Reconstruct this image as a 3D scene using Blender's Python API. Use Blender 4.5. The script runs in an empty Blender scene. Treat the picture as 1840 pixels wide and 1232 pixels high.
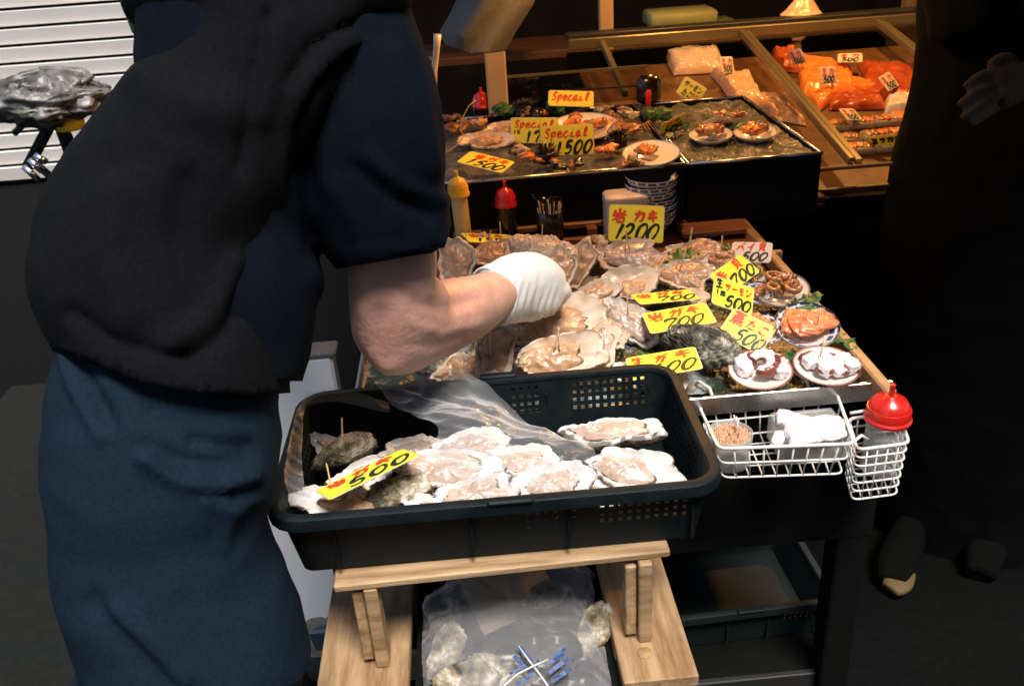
import bpy, math, random
import numpy as np
from mathutils import Vector, Matrix, noise, Euler
random.seed(7)
R_ = math.radians
scene = bpy.context.scene
COL = scene.collection
# ------------------------------------------------------------------ camera
FPX = 1636.0
CP, CY, CR = R_(27), R_(2), R_(-4)
F = Vector((math.sin(CY)*math.cos(CP), math.cos(CY)*math.cos(CP), -math.sin(CP)))
Rv = Vector((math.cos(CY), -math.sin(CY), 0)); Uv = Rv.cross(F)
Rv, Uv = math.cos(CR)*Rv+math.sin(CR)*Uv, -math.sin(CR)*Rv+math.cos(CR)*Uv
CAM = Vector((0, 0, 1.6))
cd = bpy.data.cameras.new("camera"); cam = bpy.data.objects.new("camera", cd); COL.objects.link(cam)
cam.matrix_world = Matrix(((Rv.x, Uv.x, -F.x, CAM.x), (Rv.y, Uv.y, -F.y, CAM.y), (Rv.z, Uv.z, -F.z, CAM.z), (0, 0, 0, 1)))
cd.sensor_width = 36; cd.lens = FPX/1840*36; cd.clip_start = .02; cd.clip_end = 200
cd.dof.use_dof = True; cd.dof.focus_distance = 1.32; cd.dof.aperture_fstop = 12
scene.camera = cam
# ------------------------------------------------------------------ world, sun, exposure
w = bpy.data.worlds.new("World"); scene.world = w; w.use_nodes = True
nt = w.node_tree; nt.nodes.clear()
wo = nt.nodes.new("ShaderNodeOutputWorld"); bg = nt.nodes.new("ShaderNodeBackground"); sk = nt.nodes.new("ShaderNodeTexSky")
sk.sky_type = 'NISHITA'; sk.sun_disc = False
SUNTO = Vector((-.14, .42, -.90)).normalized()          # direction the light travels
sk.sun_elevation = math.asin(-SUNTO.z); sk.sun_rotation = math.atan2(-SUNTO.x, -SUNTO.y)
sk.air_density = 1.2; sk.dust_density = 2.5
bg.inputs[1].default_value = 0.085
nt.links.new(sk.outputs[0], bg.inputs[0]); nt.links.new(bg.outputs[0], wo.inputs[0])
sl = bpy.data.lights.new("sun", 'SUN'); sl.energy = 3.1; sl.angle = R_(20); sl.color = (1, .95, .88)
so = bpy.data.objects.new("sun", sl); COL.objects.link(so); so.rotation_euler = SUNTO.to_track_quat('-Z', 'Y').to_euler()
scene.view_settings.view_transform = 'Standard'; scene.view_settings.look = 'None'
scene.view_settings.exposure = 0.72; scene.view_settings.gamma = 1
# ------------------------------------------------------------------ projection helpers (photo pixels -> points in the place)
def ray(u, v): return F + Rv*((u-920)/FPX) + Uv*((616-v)/FPX)
def px(u, v, z): d = ray(u, v); return CAM + d*((z-1.6)/d.z)
def py(u, v, y): d = ray(u, v); return CAM + d*(y/d.y)
def pd(u, v, t): return CAM + ray(u, v)*t
def pj(P):
    d = P-CAM; z = d.dot(F); return 920+FPX*d.dot(Rv)/z, 616-FPX*d.dot(Uv)/z, z
# ------------------------------------------------------------------ objects
def tag(o, label, cat, group=None):
    o['label'] = label; o['category'] = cat
    if group: o['group'] = group
    return o
def thing(name, label, cat, loc=(0, 0, 0), group=None, rot=None):
    o = bpy.data.objects.new(name, None); o.empty_display_size = .05; COL.objects.link(o); o.location = loc
    if rot is not None: o.rotation_euler = rot
    return tag(o, label, cat, group)
class MB:
    def __init__(s): s.v = []; s.f = []; s.m = []
    def add(s, vs, fs, mi=0):
        n = len(s.v); s.v += [tuple(p) for p in vs]; s.f += [tuple(i+n for i in f) for f in fs]; s.m += [mi]*len(fs)
    def box(s, c, size, M=None, mi=0, bev=0):
        a, b, d = [q/2 for q in size]; c = Vector(c)
        if bev <= 0:
            vs = [Vector((x*a, y*b, z*d)) for x in (-1, 1) for y in (-1, 1) for z in (-1, 1)]
            fs = [(0, 1, 3, 2), (4, 6, 7, 5), (0, 4, 5, 1), (2, 3, 7, 6), (0, 2, 6, 4), (1, 5, 7, 3)]
        else:
            vs, fs = bevbox(a, b, d, min(bev, a*.9, b*.9, d*.9))
        if M is not None: vs = [M @ p for p in vs]
        s.add([p+c for p in vs], fs, mi)
    def tube(s, pts, r, n=8, mi=0, closed=False, cap=True):
        pts = [Vector(p) for p in pts]; rs = r if isinstance(r, (list, tuple)) else [r]*len(pts)
        rings = []; up = None; L = len(pts)
        for i, p in enumerate(pts):
            if closed: t = pts[(i+1) % L]-pts[i-1]
            else: t = pts[min(i+1, L-1)]-pts[max(i-1, 0)]
            t.normalize()
            if up is None: up = t.orthogonal().normalized()
            up = (up - t*up.dot(t)).normalized(); bi = t.cross(up)
            rings.append([p+(up*math.cos(a)+bi*math.sin(a))*rs[i] for a in [2*math.pi*k/n for k in range(n)]])
        vs = [q for rg in rings for q in rg]; fs = []
        for i in range(L if closed else L-1):
            j = (i+1) % L
            for k in range(n): k2 = (k+1) % n; fs.append((i*n+k, i*n+k2, j*n+k2, j*n+k))
        if cap and not closed: fs.append(tuple(reversed(range(n)))); fs.append(tuple((L-1)*n+k for k in range(n)))
        s.add(vs, fs, mi)
    def lathe(s, prof, c=(0, 0, 0), n=32, M=None, mi=0, cap=False, wob=0):
        c = Vector(c); vs = []; fs = []
        for (r, z) in prof:
            for k in range(n):
                a = 2*math.pi*k/n; p = Vector((r*math.cos(a), r*math.sin(a), z))
                if wob: p *= 1+wob*noise.noise(p*30)
                vs.append(p)
        if M is not None: vs = [M @ p for p in vs]
        for i in range(len(prof)-1):
            for k in range(n): k2 = (k+1) % n; fs.append((i*n+k, i*n+k2, (i+1)*n+k2, (i+1)*n+k))
        if cap: fs.append(tuple((len(prof)-1)*n+k for k in range(n))); fs.append(tuple(reversed(range(n))))
        s.add([p+c for p in vs], fs, mi)
    def grid(s, fn, nu, nv, mi=0, skip=None):
        vs = [fn(i/nu, j/nv) for j in range(nv+1) for i in range(nu+1)]
        fs = [(j*(nu+1)+i, j*(nu+1)+i+1, (j+1)*(nu+1)+i+1, (j+1)*(nu+1)+i) for j in range(nv) for i in range(nu) if not (skip and skip(i, j))]
        s.add(vs, fs, mi)
    def mesh(s, name, mats, smooth=True):
        me = bpy.data.meshes.new(name); me.from_pydata(s.v, [], s.f)
        for m in (mats if isinstance(mats, (list, tuple)) else [mats]): me.materials.append(m)
        me.polygons.foreach_set('material_index', s.m)
        me.polygons.foreach_set('use_smooth', [smooth]*len(s.f)); me.update(); return me
    def obj(s, name, mats, parent=None, smooth=True, solid=0, off=0, sub=0, auto=False):
        me = s.mesh(name, mats, smooth)
        if auto: me.set_sharp_from_angle(angle=R_(38))
        o = bpy.data.objects.new(name, me); COL.objects.link(o)
        if parent: o.parent = parent
        if solid: m = o.modifiers.new('s', 'SOLIDIFY'); m.thickness = solid; m.offset = off
        if sub: m = o.modifiers.new('d', 'SUBSURF'); m.levels = m.render_levels = sub
        return o
def bevbox(a, b, d, r):
    vs = []; fs = []
    import itertools
    idx = {}
    for sx, sy, sz in itertools.product((-1, 1), repeat=3):
        for ax in range(3):
            e = [sx*(a-r), sy*(b-r), sz*(d-r)]; e[ax] = (sx*a, sy*b, sz*d)[ax]
            idx[(sx, sy, sz, ax)] = len(vs); vs.append(Vector(e))
    def q(*k):
        f = [idx[t] for t in k]; p = [vs[i] for i in f]; nrm = (p[1]-p[0]).cross(p[2]-p[0]); cc = sum(p, Vector())/len(p)
        fs.append(tuple(f) if nrm.dot(cc) > 0 else tuple(reversed(f)))
    for sg in (-1, 1):
        q((sg, -1, -1, 0), (sg, 1, -1, 0), (sg, 1, 1, 0), (sg, -1, 1, 0)); q((-1, sg, -1, 1), (1, sg, -1, 1), (1, sg, 1, 1), (-1, sg, 1, 1)); q((-1, -1, sg, 2), (1, -1, sg, 2), (1, 1, sg, 2), (-1, 1, sg, 2))
    for s1 in (-1, 1):
        for s2 in (-1, 1):
            q((-1, s1, s2, 1), (1, s1, s2, 1), (1, s1, s2, 2), (-1, s1, s2, 2)); q((s1, -1, s2, 0), (s1, 1, s2, 0), (s1, 1, s2, 2), (s1, -1, s2, 2)); q((s1, s2, -1, 0), (s1, s2, 1, 0), (s1, s2, 1, 1), (s1, s2, -1, 1))
    for sx, sy, sz in itertools.product((-1, 1), repeat=3): q((sx, sy, sz, 0), (sx, sy, sz, 1), (sx, sy, sz, 2))
    return vs, fs
def basis(X, Y, Z): return Matrix((X, Y, Z)).transposed()
# ------------------------------------------------------------------ materials
MATS = {}
def mat(name, col, rough=.5, col2=None, scale=20, det=4, bump=0, bscale=None, stretch=None, metal=0, spec=.5, trans=0, alpha=1, sss=0, col3=None, coat=0, ior=None, rvar=0, contrast=(.35, .65), emit=None, sheen=0, wave=None):
    if name in MATS: return MATS[name]
    m = bpy.data.materials.new(name); m.use_nodes = True; N = m.node_tree.nodes; L = m.node_tree.links
    b = N['Principled BSDF']; I = b.inputs
    I['Base Color'].default_value = (*col, 1); I['Roughness'].default_value = rough; I['Metallic'].default_value = metal
    I['Specular IOR Level'].default_value = spec; I['Transmission Weight'].default_value = trans; I['Alpha'].default_value = alpha
    if ior: I['IOR'].default_value = ior
    if sss: I['Subsurface Weight'].default_value = sss; I['Subsurface Scale'].default_value = .01; I['Subsurface Radius'].default_value = (1, .5, .3)
    if coat: I['Coat Weight'].default_value = coat; I['Coat Roughness'].default_value = .12
    if sheen: I['Sheen Weight'].default_value = sheen; I['Sheen Roughness'].default_value = .6
    if emit: I['Emission Color'].default_value = (*emit[:3], 1); I['Emission Strength'].default_value = emit[3]
    tc = N.new('ShaderNodeTexCoord'); mp = N.new('ShaderNodeMapping'); L.new(tc.outputs['Object'], mp.inputs[0])
    if stretch: mp.inputs['Scale'].default_value = stretch
    if col2 or rvar:
        t = N.new('ShaderNodeTexNoise'); t.inputs['Scale'].default_value = scale; t.inputs['Detail'].default_value = det; t.inputs['Roughness'].default_value = .6
        L.new(mp.outputs[0], t.inputs[0])
    if col2:
        r = N.new('ShaderNodeValToRGB'); L.new(t.outputs[0], r.inputs[0]); e = r.color_ramp.elements
        e[0].position = contrast[0]; e[0].color = (*col, 1); e[1].position = contrast[1]; e[1].color = (*col2, 1)
        if col3: x = r.color_ramp.elements.new(contrast[1]+.12); x.color = (*col3, 1)
        L.new(r.outputs[0], I['Base Color'])
    if rvar:
        mr = N.new('ShaderNodeMapRange'); L.new(t.outputs[0], mr.inputs[0]); mr.inputs[1].default_value = .3; mr.inputs[2].default_value = .7
        mr.inputs[3].default_value = max(0, rough-rvar); mr.inputs[4].default_value = min(1, rough+rvar); L.new(mr.outputs[0], I['Roughness'])
    if bump:
        t2 = N.new('ShaderNodeTexNoise'); t2.inputs['Scale'].default_value = bscale or scale; t2.inputs['Detail'].default_value = 5
        L.new(mp.outputs[0], t2.inputs[0]); bp = N.new('ShaderNodeBump'); bp.inputs['Strength'].default_value = 1; bp.inputs['Distance'].default_value = bump
        L.new(t2.outputs[0], bp.inputs['Height'])
        if wave:
            wv = N.new('ShaderNodeTexWave'); wv.inputs['Scale'].default_value = wave[0]; wv.wave_type = 'BANDS'; wv.bands_direction = wave[1]
            wv.inputs['Distortion'].default_value = 1.0
            L.new(tc.outputs['Object'], wv.inputs[0]); b2 = N.new('ShaderNodeBump'); b2.inputs['Distance'].default_value = wave[2]; L.new(wv.outputs['Fac'], b2.inputs['Height'])
            L.new(b2.outputs[0], bp.inputs['Normal'])
        L.new(bp.outputs[0], I['Normal'])
    MATS[name] = m; return m
M_wood = mat('pale pine', (.24, .14, .06), .6, (.50, .34, .19), 7, 7, .0006, 60, (1, 9, 9))
M_woody = mat('pale pine along depth', (.22, .12, .05), .6, (.50, .33, .18), 7, 7, .0006, 60, (9, 1, 9))
M_darkwood = mat('dark brown wood', (.05, .022, .012), .45, (.12, .05, .022), 8, 6, .0008, 50, (1, 8, 8))
M_redwood = mat('worn red brown wood', (.12, .045, .02), .45, (.25, .10, .045), 7, 6, .0008, 50, (1, 7, 7))
M_steel = mat('stainless steel', (.5, .5, .5), .28, metal=1, bump=.0003, bscale=9, rvar=.1, scale=30)
M_steeld = mat('dull steel', (.045, .045, .045), .5, metal=.6, bump=.0005, bscale=14, rvar=.15, scale=12)
M_crate = mat('black green crate plastic', (.004, .008, .010), .55, (.007, .013, .015), 30, 4, .0004, 120, rvar=.1, spec=.18)
M_wire = mat('white coated wire', (.8, .78, .75), .3, (.7, .66, .6), 60, 3, .0002, 200)
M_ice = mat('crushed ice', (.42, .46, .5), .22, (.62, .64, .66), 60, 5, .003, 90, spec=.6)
M_nacre = mat('oyster nacre', (.72, .58, .47), .3, (.86, .78, .70), 26, 5, .0010, 70, coat=.25, col3=(.62, .46, .40))
M_nacre2 = mat('warm oyster nacre', (.60, .40, .25), .32, (.84, .69, .54), 26, 6, .0014, 60, coat=.15, col3=(.40, .23, .12))
M_shell = mat('rough oyster shell', (.06, .05, .03), .75, (.30, .24, .15), 45, 7, .004, 90, col3=(.66, .60, .52), contrast=(.40, .54))
M_shellg = mat('grey green oyster shell', (.04, .038, .028), .7, (.20, .18, .13), 48, 7, .004, 90, col3=(.58, .54, .48), contrast=(.42, .56))
M_meat = mat('oyster meat', (.40, .20, .10), .34, (.64, .40, .24), 45, 4, .0012, 80, coat=.22, sss=.15)
M_meatp = mat('pale oyster meat', (.46, .32, .24), .2, (.64, .50, .42), 45, 4, .0012, 80, coat=.25, sss=.15)
M_nacrew = mat('sunlit white nacre', (.62, .56, .52), .25, (.84, .80, .78), 26, 5, .0010, 70, coat=.25, col3=(.74, .68, .66))  # whiter copy of the nacre, strong light on the crate put into its colour
M_dimice = mat('grey ice darkened for dim light', (.05, .05, .045), .3, (.15, .145, .13), 40, 5, .003, 90)  # ice colour lowered to stand in for the dim rear light
M_frill = mat('dark oyster mantle', (.04, .03, .022), .3, (.36, .26, .18), 70, 3, .001, 200, coat=.5)
M_pick = mat('toothpick wood', (.72, .50, .27), .6, (.80, .60, .36), 40, 3)
M_yel = mat('yellow card', (.93, .92, .05), .4, (.95, .93, .07), 30, 3)
M_yelb = mat('warm yellow card', (.93, .82, .06), .45, (.90, .76, .06), 30, 3)
M_whc = mat('white card', (.82, .76, .70), .45, (.78, .70, .63), 30, 3)
M_rim = mat('laminate rim', (.80, .74, .36), .25, (.72, .66, .3), 90, 2, spec=.7)
M_red = mat('red brush ink', (.72, .07, .015), .5)
M_blk = mat('black brush ink', (.012, .022, .010), .45)
M_bred = mat('red plastic', (.62, .02, .012), .28, (.55, .015, .01), 40, 3, .0002, 90, coat=.2)
M_byel = mat('yellow plastic', (.85, .45, .02), .35, (.8, .38, .02), 40, 3, .0002, 90)
M_clear = mat('frosted clear plastic', (.70, .70, .68), .3, alpha=.38, rvar=.1, scale=20)
M_cream = mat('cream sauce bottle', (.75, .52, .2), .4, (.7, .46, .16), 20, 3)
M_soy = mat('dark sauce bottle', (.012, .008, .006), .2, spec=.6)
M_china = mat('white glazed china', (.78, .74, .70), .15, (.74, .69, .64), 20, 3, coat=.4)
M_pink = mat('pink glazed rim', (.66, .34, .27), .2)
M_blue = mat('blue glaze', (.03, .07, .17), .18, (.05, .12, .24), 60, 3, coat=.3)
M_salmon = mat('salmon flesh', (.72, .15, .05), .28, (.82, .27, .12), 30, 4, .0008, 60, coat=.4, stretch=(1, 5, 1))
M_octo = mat('octopus flesh', (.84, .80, .80), .28, (.78, .72, .72), 40, 4, .001, 90, coat=.4)
M_octor = mat('octopus skin', (.12, .025, .02), .35, (.28, .08, .05), 70, 4, .0015, 120, coat=.3)
M_brown = mat('glazed shellfish', (.22, .07, .02), .3, (.45, .17, .05), 60, 4, .0015, 90, coat=.5)
M_orange = mat('orange fish roe', (.70, .16, .02), .35, (.85, .3, .05), 70, 4, .002, 120, coat=.4)
M_leaf = mat('green leaf', (.02, .075, .02), .45, (.04, .13, .03), 50, 4, .0006, 80)
M_lime = mat('lime', (.35, .45, .12), .4, (.5, .55, .25), 60, 3)
M_skin = mat('skin', (.46, .235, .18), .48, (.60, .35, .285), 14, 7, .0009, 150, sss=.10, rvar=.1, contrast=(.3, .7))
M_glove = mat('white rubber glove', (.80, .78, .78), .5, (.74, .72, .73), 30, 3, .0004, 80)
M_vest = mat('charcoal vest cloth', (.0052, .0056, .0068), .9, (.0075, .008, .0096), 260, 3, .0004, 900, spec=.06)
M_navy = mat('navy t-shirt cloth', (.0028, .0052, .0100), .9, (.004, .0072, .0135), 260, 3, .0004, 900, spec=.06)
M_jean = mat('blue denim', (.0060, .0145, .026), .85, (.009, .020, .035), 240, 4, .0005, 800, spec=.08)
M_black = mat('black cloth', (.002, .0026, .0025), .95, (.003, .0038, .0035), 200, 3, .0004, 700, spec=.1)
M_hair = mat('black hair', (.01, .008, .007), .5, (.02, .015, .012), 200, 3)
M_grey = mat('grey canvas', (.10, .10, .10), .85, (.13, .125, .12), 120, 4, .0006, 300)
M_asph = mat('dark asphalt', (.002, .0028, .0026), .95, (.004, .005, .0046), 60, 6, .003, 160, spec=.1)  # near black asphalt tone
M_slab = mat('concrete slab', (.006, .0075, .0065), .85, (.010, .0115, .0098), 40, 6, .002, 160, spec=.2)
M_siding = mat('white painted siding', (.95, .90, .84), .5, (.93, .86, .79), 3, 4, .0006, 30)
M_white = mat('white enamel', (.80, .80, .82), .35, (.76, .76, .78), 8, 3)
M_rubber = mat('black rubber', (.008, .008, .009), .6, spec=.15)
M_chrome = mat('scratched chrome', (.6, .6, .62), .18, metal=1, bump=.0008, bscale=20)
M_dark = mat('dark painted board', (.0028, .0034, .003), .8, (.0045, .005, .0045), 10, 4, spec=.12)
M_ceil = mat('dark ceiling', (.012, .010, .008), .9, (.018, .015, .011), 8, 4, spec=.1)  # near black tone for ceiling and walls
M_tan = mat('tan wood and lamp tinted post', (.55, .38, .2), .6, (.5, .33, .16), 12, 3)  # tan carries warm lamp light for the white post
M_cardb = mat('brown cardboard', (.46, .33, .18), .75, (.52, .39, .22), 14, 4, .0004, 60)
M_alu = mat('brass tinted aluminium', (.26, .22, .13), .35, metal=.7, bump=.0003, bscale=20)
M_towel = mat('white towel', (.80, .80, .82), .9, (.72, .72, .75), 120, 4, .0015, 260)
M_yolk = mat('wasabi', (.5, .42, .05), .5, (.4, .38, .06), 60, 3, .001)
M_blueb = mat('deep blue plastic', (.02, .055, .10), .4, (.03, .07, .12), 20, 3)
M_tealcr = mat('teal crate plastic', (.002, .007, .0075), .7, (.003, .010, .0105), 20, 3)
def film(name, tint=(.85, .87, .9), base=.10, rough=.12, ridges=26, haze=.0):
    m = bpy.data.materials.new(name); m.use_nodes = True; N = m.node_tree.nodes; L = m.node_tree.links; N.clear()
    o = N.new('ShaderNodeOutputMaterial'); tr = N.new('ShaderNodeBsdfTransparent'); tr.inputs[0].default_value = (.96, .97, .98, 1)
    p = N.new('ShaderNodeBsdfPrincipled'); p.inputs['Base Color'].default_value = (*tint, 1); p.inputs['Roughness'].default_value = rough; p.inputs['Specular IOR Level'].default_value = .8
    mx = N.new('ShaderNodeMixShader'); tc = N.new('ShaderNodeTexCoord'); t = N.new('ShaderNodeTexNoise'); t.inputs['Scale'].default_value = ridges; t.inputs['Detail'].default_value = 4
    t.noise_type = 'RIDGED_MULTIFRACTAL' if hasattr(t, 'noise_type') else t.noise_type
    mp = N.new('ShaderNodeMapping'); mp.inputs['Rotation'].default_value = (0, 0, R_(40)); mp.inputs['Scale'].default_value = (.22, 3.6, 1)
    L.new(tc.outputs['Object'], mp.inputs[0]); L.new(mp.outputs[0], t.inputs[0])
    mr = N.new('ShaderNodeMapRange'); L.new(t.outputs[0], mr.inputs[0]); mr.inputs[1].default_value = .5; mr.inputs[2].default_value = 1.5; mr.inputs[3].default_value = base*.7; mr.inputs[4].default_value = base+.55
    fr = N.new('ShaderNodeMath'); fr.operation = 'POWER'; fr.inputs[1].default_value = 3.0; lw = N.new('ShaderNodeLayerWeight'); lw.inputs[0].default_value = .5; L.new(lw.outputs['Facing'], fr.inputs[0])
    ad = N.new('ShaderNodeMath'); ad.operation = 'ADD'; ad.use_clamp = True; L.new(mr.outputs[0], ad.inputs[0]); L.new(fr.outputs[0], ad.inputs[1])
    bp = N.new('ShaderNodeBump'); bp.inputs['Distance'].default_value = .006; L.new(t.outputs[0], bp.inputs['Height']); L.new(bp.outputs[0], p.inputs['Normal'])
    L.new(ad.outputs[0], mx.inputs[0]); L.new(tr.outputs[0], mx.inputs[1]); L.new(p.outputs[0], mx.inputs[2]); L.new(mx.outputs[0], o.inputs[0]); return m
M_film = film('clear plastic film', base=.16); M_bag = film('cloudy plastic bag', (.70, .69, .71), .26, .25, 18)
def glassmat(name, tint, k=.06):
    m = bpy.data.materials.new(name); m.use_nodes = True; N = m.node_tree.nodes; L = m.node_tree.links; N.clear()
    o = N.new('ShaderNodeOutputMaterial'); tr = N.new('ShaderNodeBsdfTransparent'); tr.inputs[0].default_value = (*tint, 1)
    g = N.new('ShaderNodeBsdfGlossy'); g.inputs['Roughness'].default_value = .03; lw = N.new('ShaderNodeLayerWeight'); lw.inputs[0].default_value = .5; fr = N.new('ShaderNodeMath'); fr.operation = 'POWER'; fr.inputs[1].default_value = 4.5; L.new(lw.outputs['Facing'], fr.inputs[0])
    ad = N.new('ShaderNodeMath'); ad.operation = 'ADD'; ad.inputs[1].default_value = k; L.new(fr.outputs[0], ad.inputs[0])
    mx = N.new('ShaderNodeMixShader'); L.new(ad.outputs[0], mx.inputs[0]); L.new(tr.outputs[0], mx.inputs[1]); L.new(g.outputs[0], mx.inputs[2]); L.new(mx.outputs[0], o.inputs[0]); return m
M_glass = glassmat('case glass', (.95, .96, .94), .0); M_glassd = glassmat('smoky glass', (.72, .70, .66), .03)

# ================================================================== SETTING
def struct(name, mb, m, **k):
    o = mb.obj(name, m, smooth=False, **k); o['kind'] = 'structure'; return o
g = MB(); g.grid(lambda a, b: Vector((-30+60*a, -10+70*b, 0)), 4, 4); struct('ground', g, M_asph)
g = MB(); g.box((-1.15, 2.2, .05), (1.1, 1.5, .10), bev=.01); struct('pavement', g, M_slab)
g = MB(); g.box((2.62, 4.67, 2.26), (5.8, 7.7, .08)); struct('ceiling', g, M_ceil)
g = MB(); g.box((4.0, -2.3, 2.6), (9.6, .2, 5.2)); struct('unseen_shade_wall', g, M_ceil)  # added out of view behind the camera to cut low sky light
def one(name, label, cat, mb, m, group=None, **k): return tag(mb.obj(name, m, **k), label, cat, group)
g = MB()
for k in range(30):
    z = .04+k*.105
    g.add([(-5.5, 6.02, z), (-.95, 6.02, z), (-.95, 6.0, z+.084), (-5.5, 6.0, z+.084)], [(0, 1, 2, 3)])
    g.add([(-5.5, 6.0, z+.084), (-.95, 6.0, z+.084), (-.95, 6.05, z+.086), (-5.5, 6.05, z+.086)], [(0, 1, 2, 3)])
g.box((-3.2, 6.09, 1.7), (4.6, .06, 3.4), mi=1)
one('siding_wall', 'bright white wall of horizontal boards with dark gaps in the far left background', 'wall', g, [M_siding, M_dark], smooth=False)
g = MB(); g.box((3.0, 4.6, 1.2), (7.9, .1, 2.3)); one('back_wall', 'dark interior wall at the back of the seafood shop', 'wall', g, M_ceil, smooth=False)
# ================================================================== THE STALL
t = thing('market_counter', 'dark wooden oyster counter with a steel rimmed ice tray and a lower shelf', 'counter', (.19, 1.46, 0))
def L(o): o.location = Vector(o.location)-t.location; return o      # keeps world coordinates for a part of t
X0, X1, Y0, Y1 = -.21, .60, 1.115, 1.84
g = MB(); g.box((.195, 1.48, .885), (.80, .70, .02), bev=.002); L(g.obj('table_top', M_darkwood, t, smooth=False))
g = MB()
for x, y in ((-.18, 1.15), (.565, 1.15), (-.18, 1.79), (.565, 1.79)): pass
for x, y in ((-.18, 1.15), (.565, 1.15), (-.18, 1.79), (.565, 1.79)):
    q = MB(); q.box((x, y, .44), (.05, .05, .87), bev=.003); L(q.obj('leg', M_dark, t, smooth=False))
q = MB(); q.box((.195, 1.130, .75), (.80, .012, .25), bev=.002); L(q.obj('front_panel', M_dark, t, smooth=False))
q = MB(); q.box((.30, 1.42, .62), (.58, .012, .34), bev=.002); L(q.obj('back_panel', M_dark, t, smooth=False))
q = MB(); q.box((.195, 1.46, .29), (.78, .60, .018), bev=.002); q.box((.195, 1.153, .288), (.80, .012, .034), mi=1, bev=.002); L(q.obj('lower_shelf', [M_dark, M_steeld], t, smooth=False))
# steel tray with raised lip
q = MB(); q.box((.19, 1.30, .8975), (.775, .37, .004), mi=0)
q.box((.19, 1.112, .905), (.79, .006, .03), bev=.001); q.box((-.2, 1.30, .905), (.004, .37, .03)); L(q.obj('steel_tray', M_steel, t, smooth=False))
q = MB(); a = px(1335, 388, .93); b = px(1612, 702, .93)
dv = (b-a); ln = dv.length; dv.normalize(); sd = Vector((0, 0, 1)).cross(dv)
q.box((a+b)/2+Vector((-.008, 0, -.012)), (ln, .018, .028), basis(dv, sd, Vector((0, 0, 1))), bev=.003); L(q.obj('side_rail', mat('brown rail wood', (.20, .11, .05), .5, (.36, .22, .11), 12, 6, .001, 50), t, smooth=False))
q = MB(); q.box((.20, 1.74, .90), (.78, .19, .022), bev=.003); L(q.obj('rear_plank', M_redwood, t, smooth=False))
q = MB(); q.box((.24, 1.640, .902), (.72, .012, .03), bev=.002); L(q.obj('plank_edge', M_wood, t, smooth=False))
# ice bed
def icez(x, y): return .9005+.012*noise.noise(Vector((x*9, y*9, 1)))+.007*noise.noise(Vector((x*40, y*40, 5)))+.003*noise.noise(Vector((x*130, y*130, 5)))+.008
g = MB(); g.grid(lambda a, b: Vector((-.19+.73*a, 1.135+.48*b, icez(-.19+.75*a, 1.13+.49*b))), 150, 100)
ice = one('crushed_ice', 'wet dark green bed with grey ice under the counter oysters', 'ice', g, mat('wet weed and ice', (.006, .014, .008), .25, (.03, .045, .03), 14, 6, .004, 90, col3=(.30, .32, .33), contrast=(.36, .50))); ice['kind'] = 'stuff'

# ------------------------------------------------------------------ perforated crate
def rrect(W, D, r, s):
    """point at arc length s on a rounded rectangle centred at 0, and outward normal"""
    a, b = W/2-r, D/2-r; segs = [2*a, math.pi/2*r, 2*b, math.pi/2*r]*2; P = sum(segs); s = s % P
    cx = [(-a, -b), (a, -b), (a, -b), (a, b), (a, b), (-a, b), (-a, b), (-a, -b)]
    for i, L_ in enumerate(segs):
        if s <= L_+1e-9: break
        s -= L_
    if i == 0: return Vector((-a+s, -D/2, 0)), Vector((0, -1, 0))
    if i == 2: return Vector((W/2, -b+s, 0)), Vector((1, 0, 0))
    if i == 4: return Vector((a-s, D/2, 0)), Vector((0, 1, 0))
    if i == 6: return Vector((-W/2, b-s, 0)), Vector((-1, 0, 0))
    ang = {1: -math.pi/2, 3: 0, 5: math.pi/2, 7: math.pi}[i]+s/r; c = {1: (a, -b), 3: (a, b), 5: (-a, b), 7: (-a, -b)}[i]
    n = Vector((math.cos(ang), math.sin(ang), 0)); return Vector((c[0], c[1], 0))+n*r, n
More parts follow.
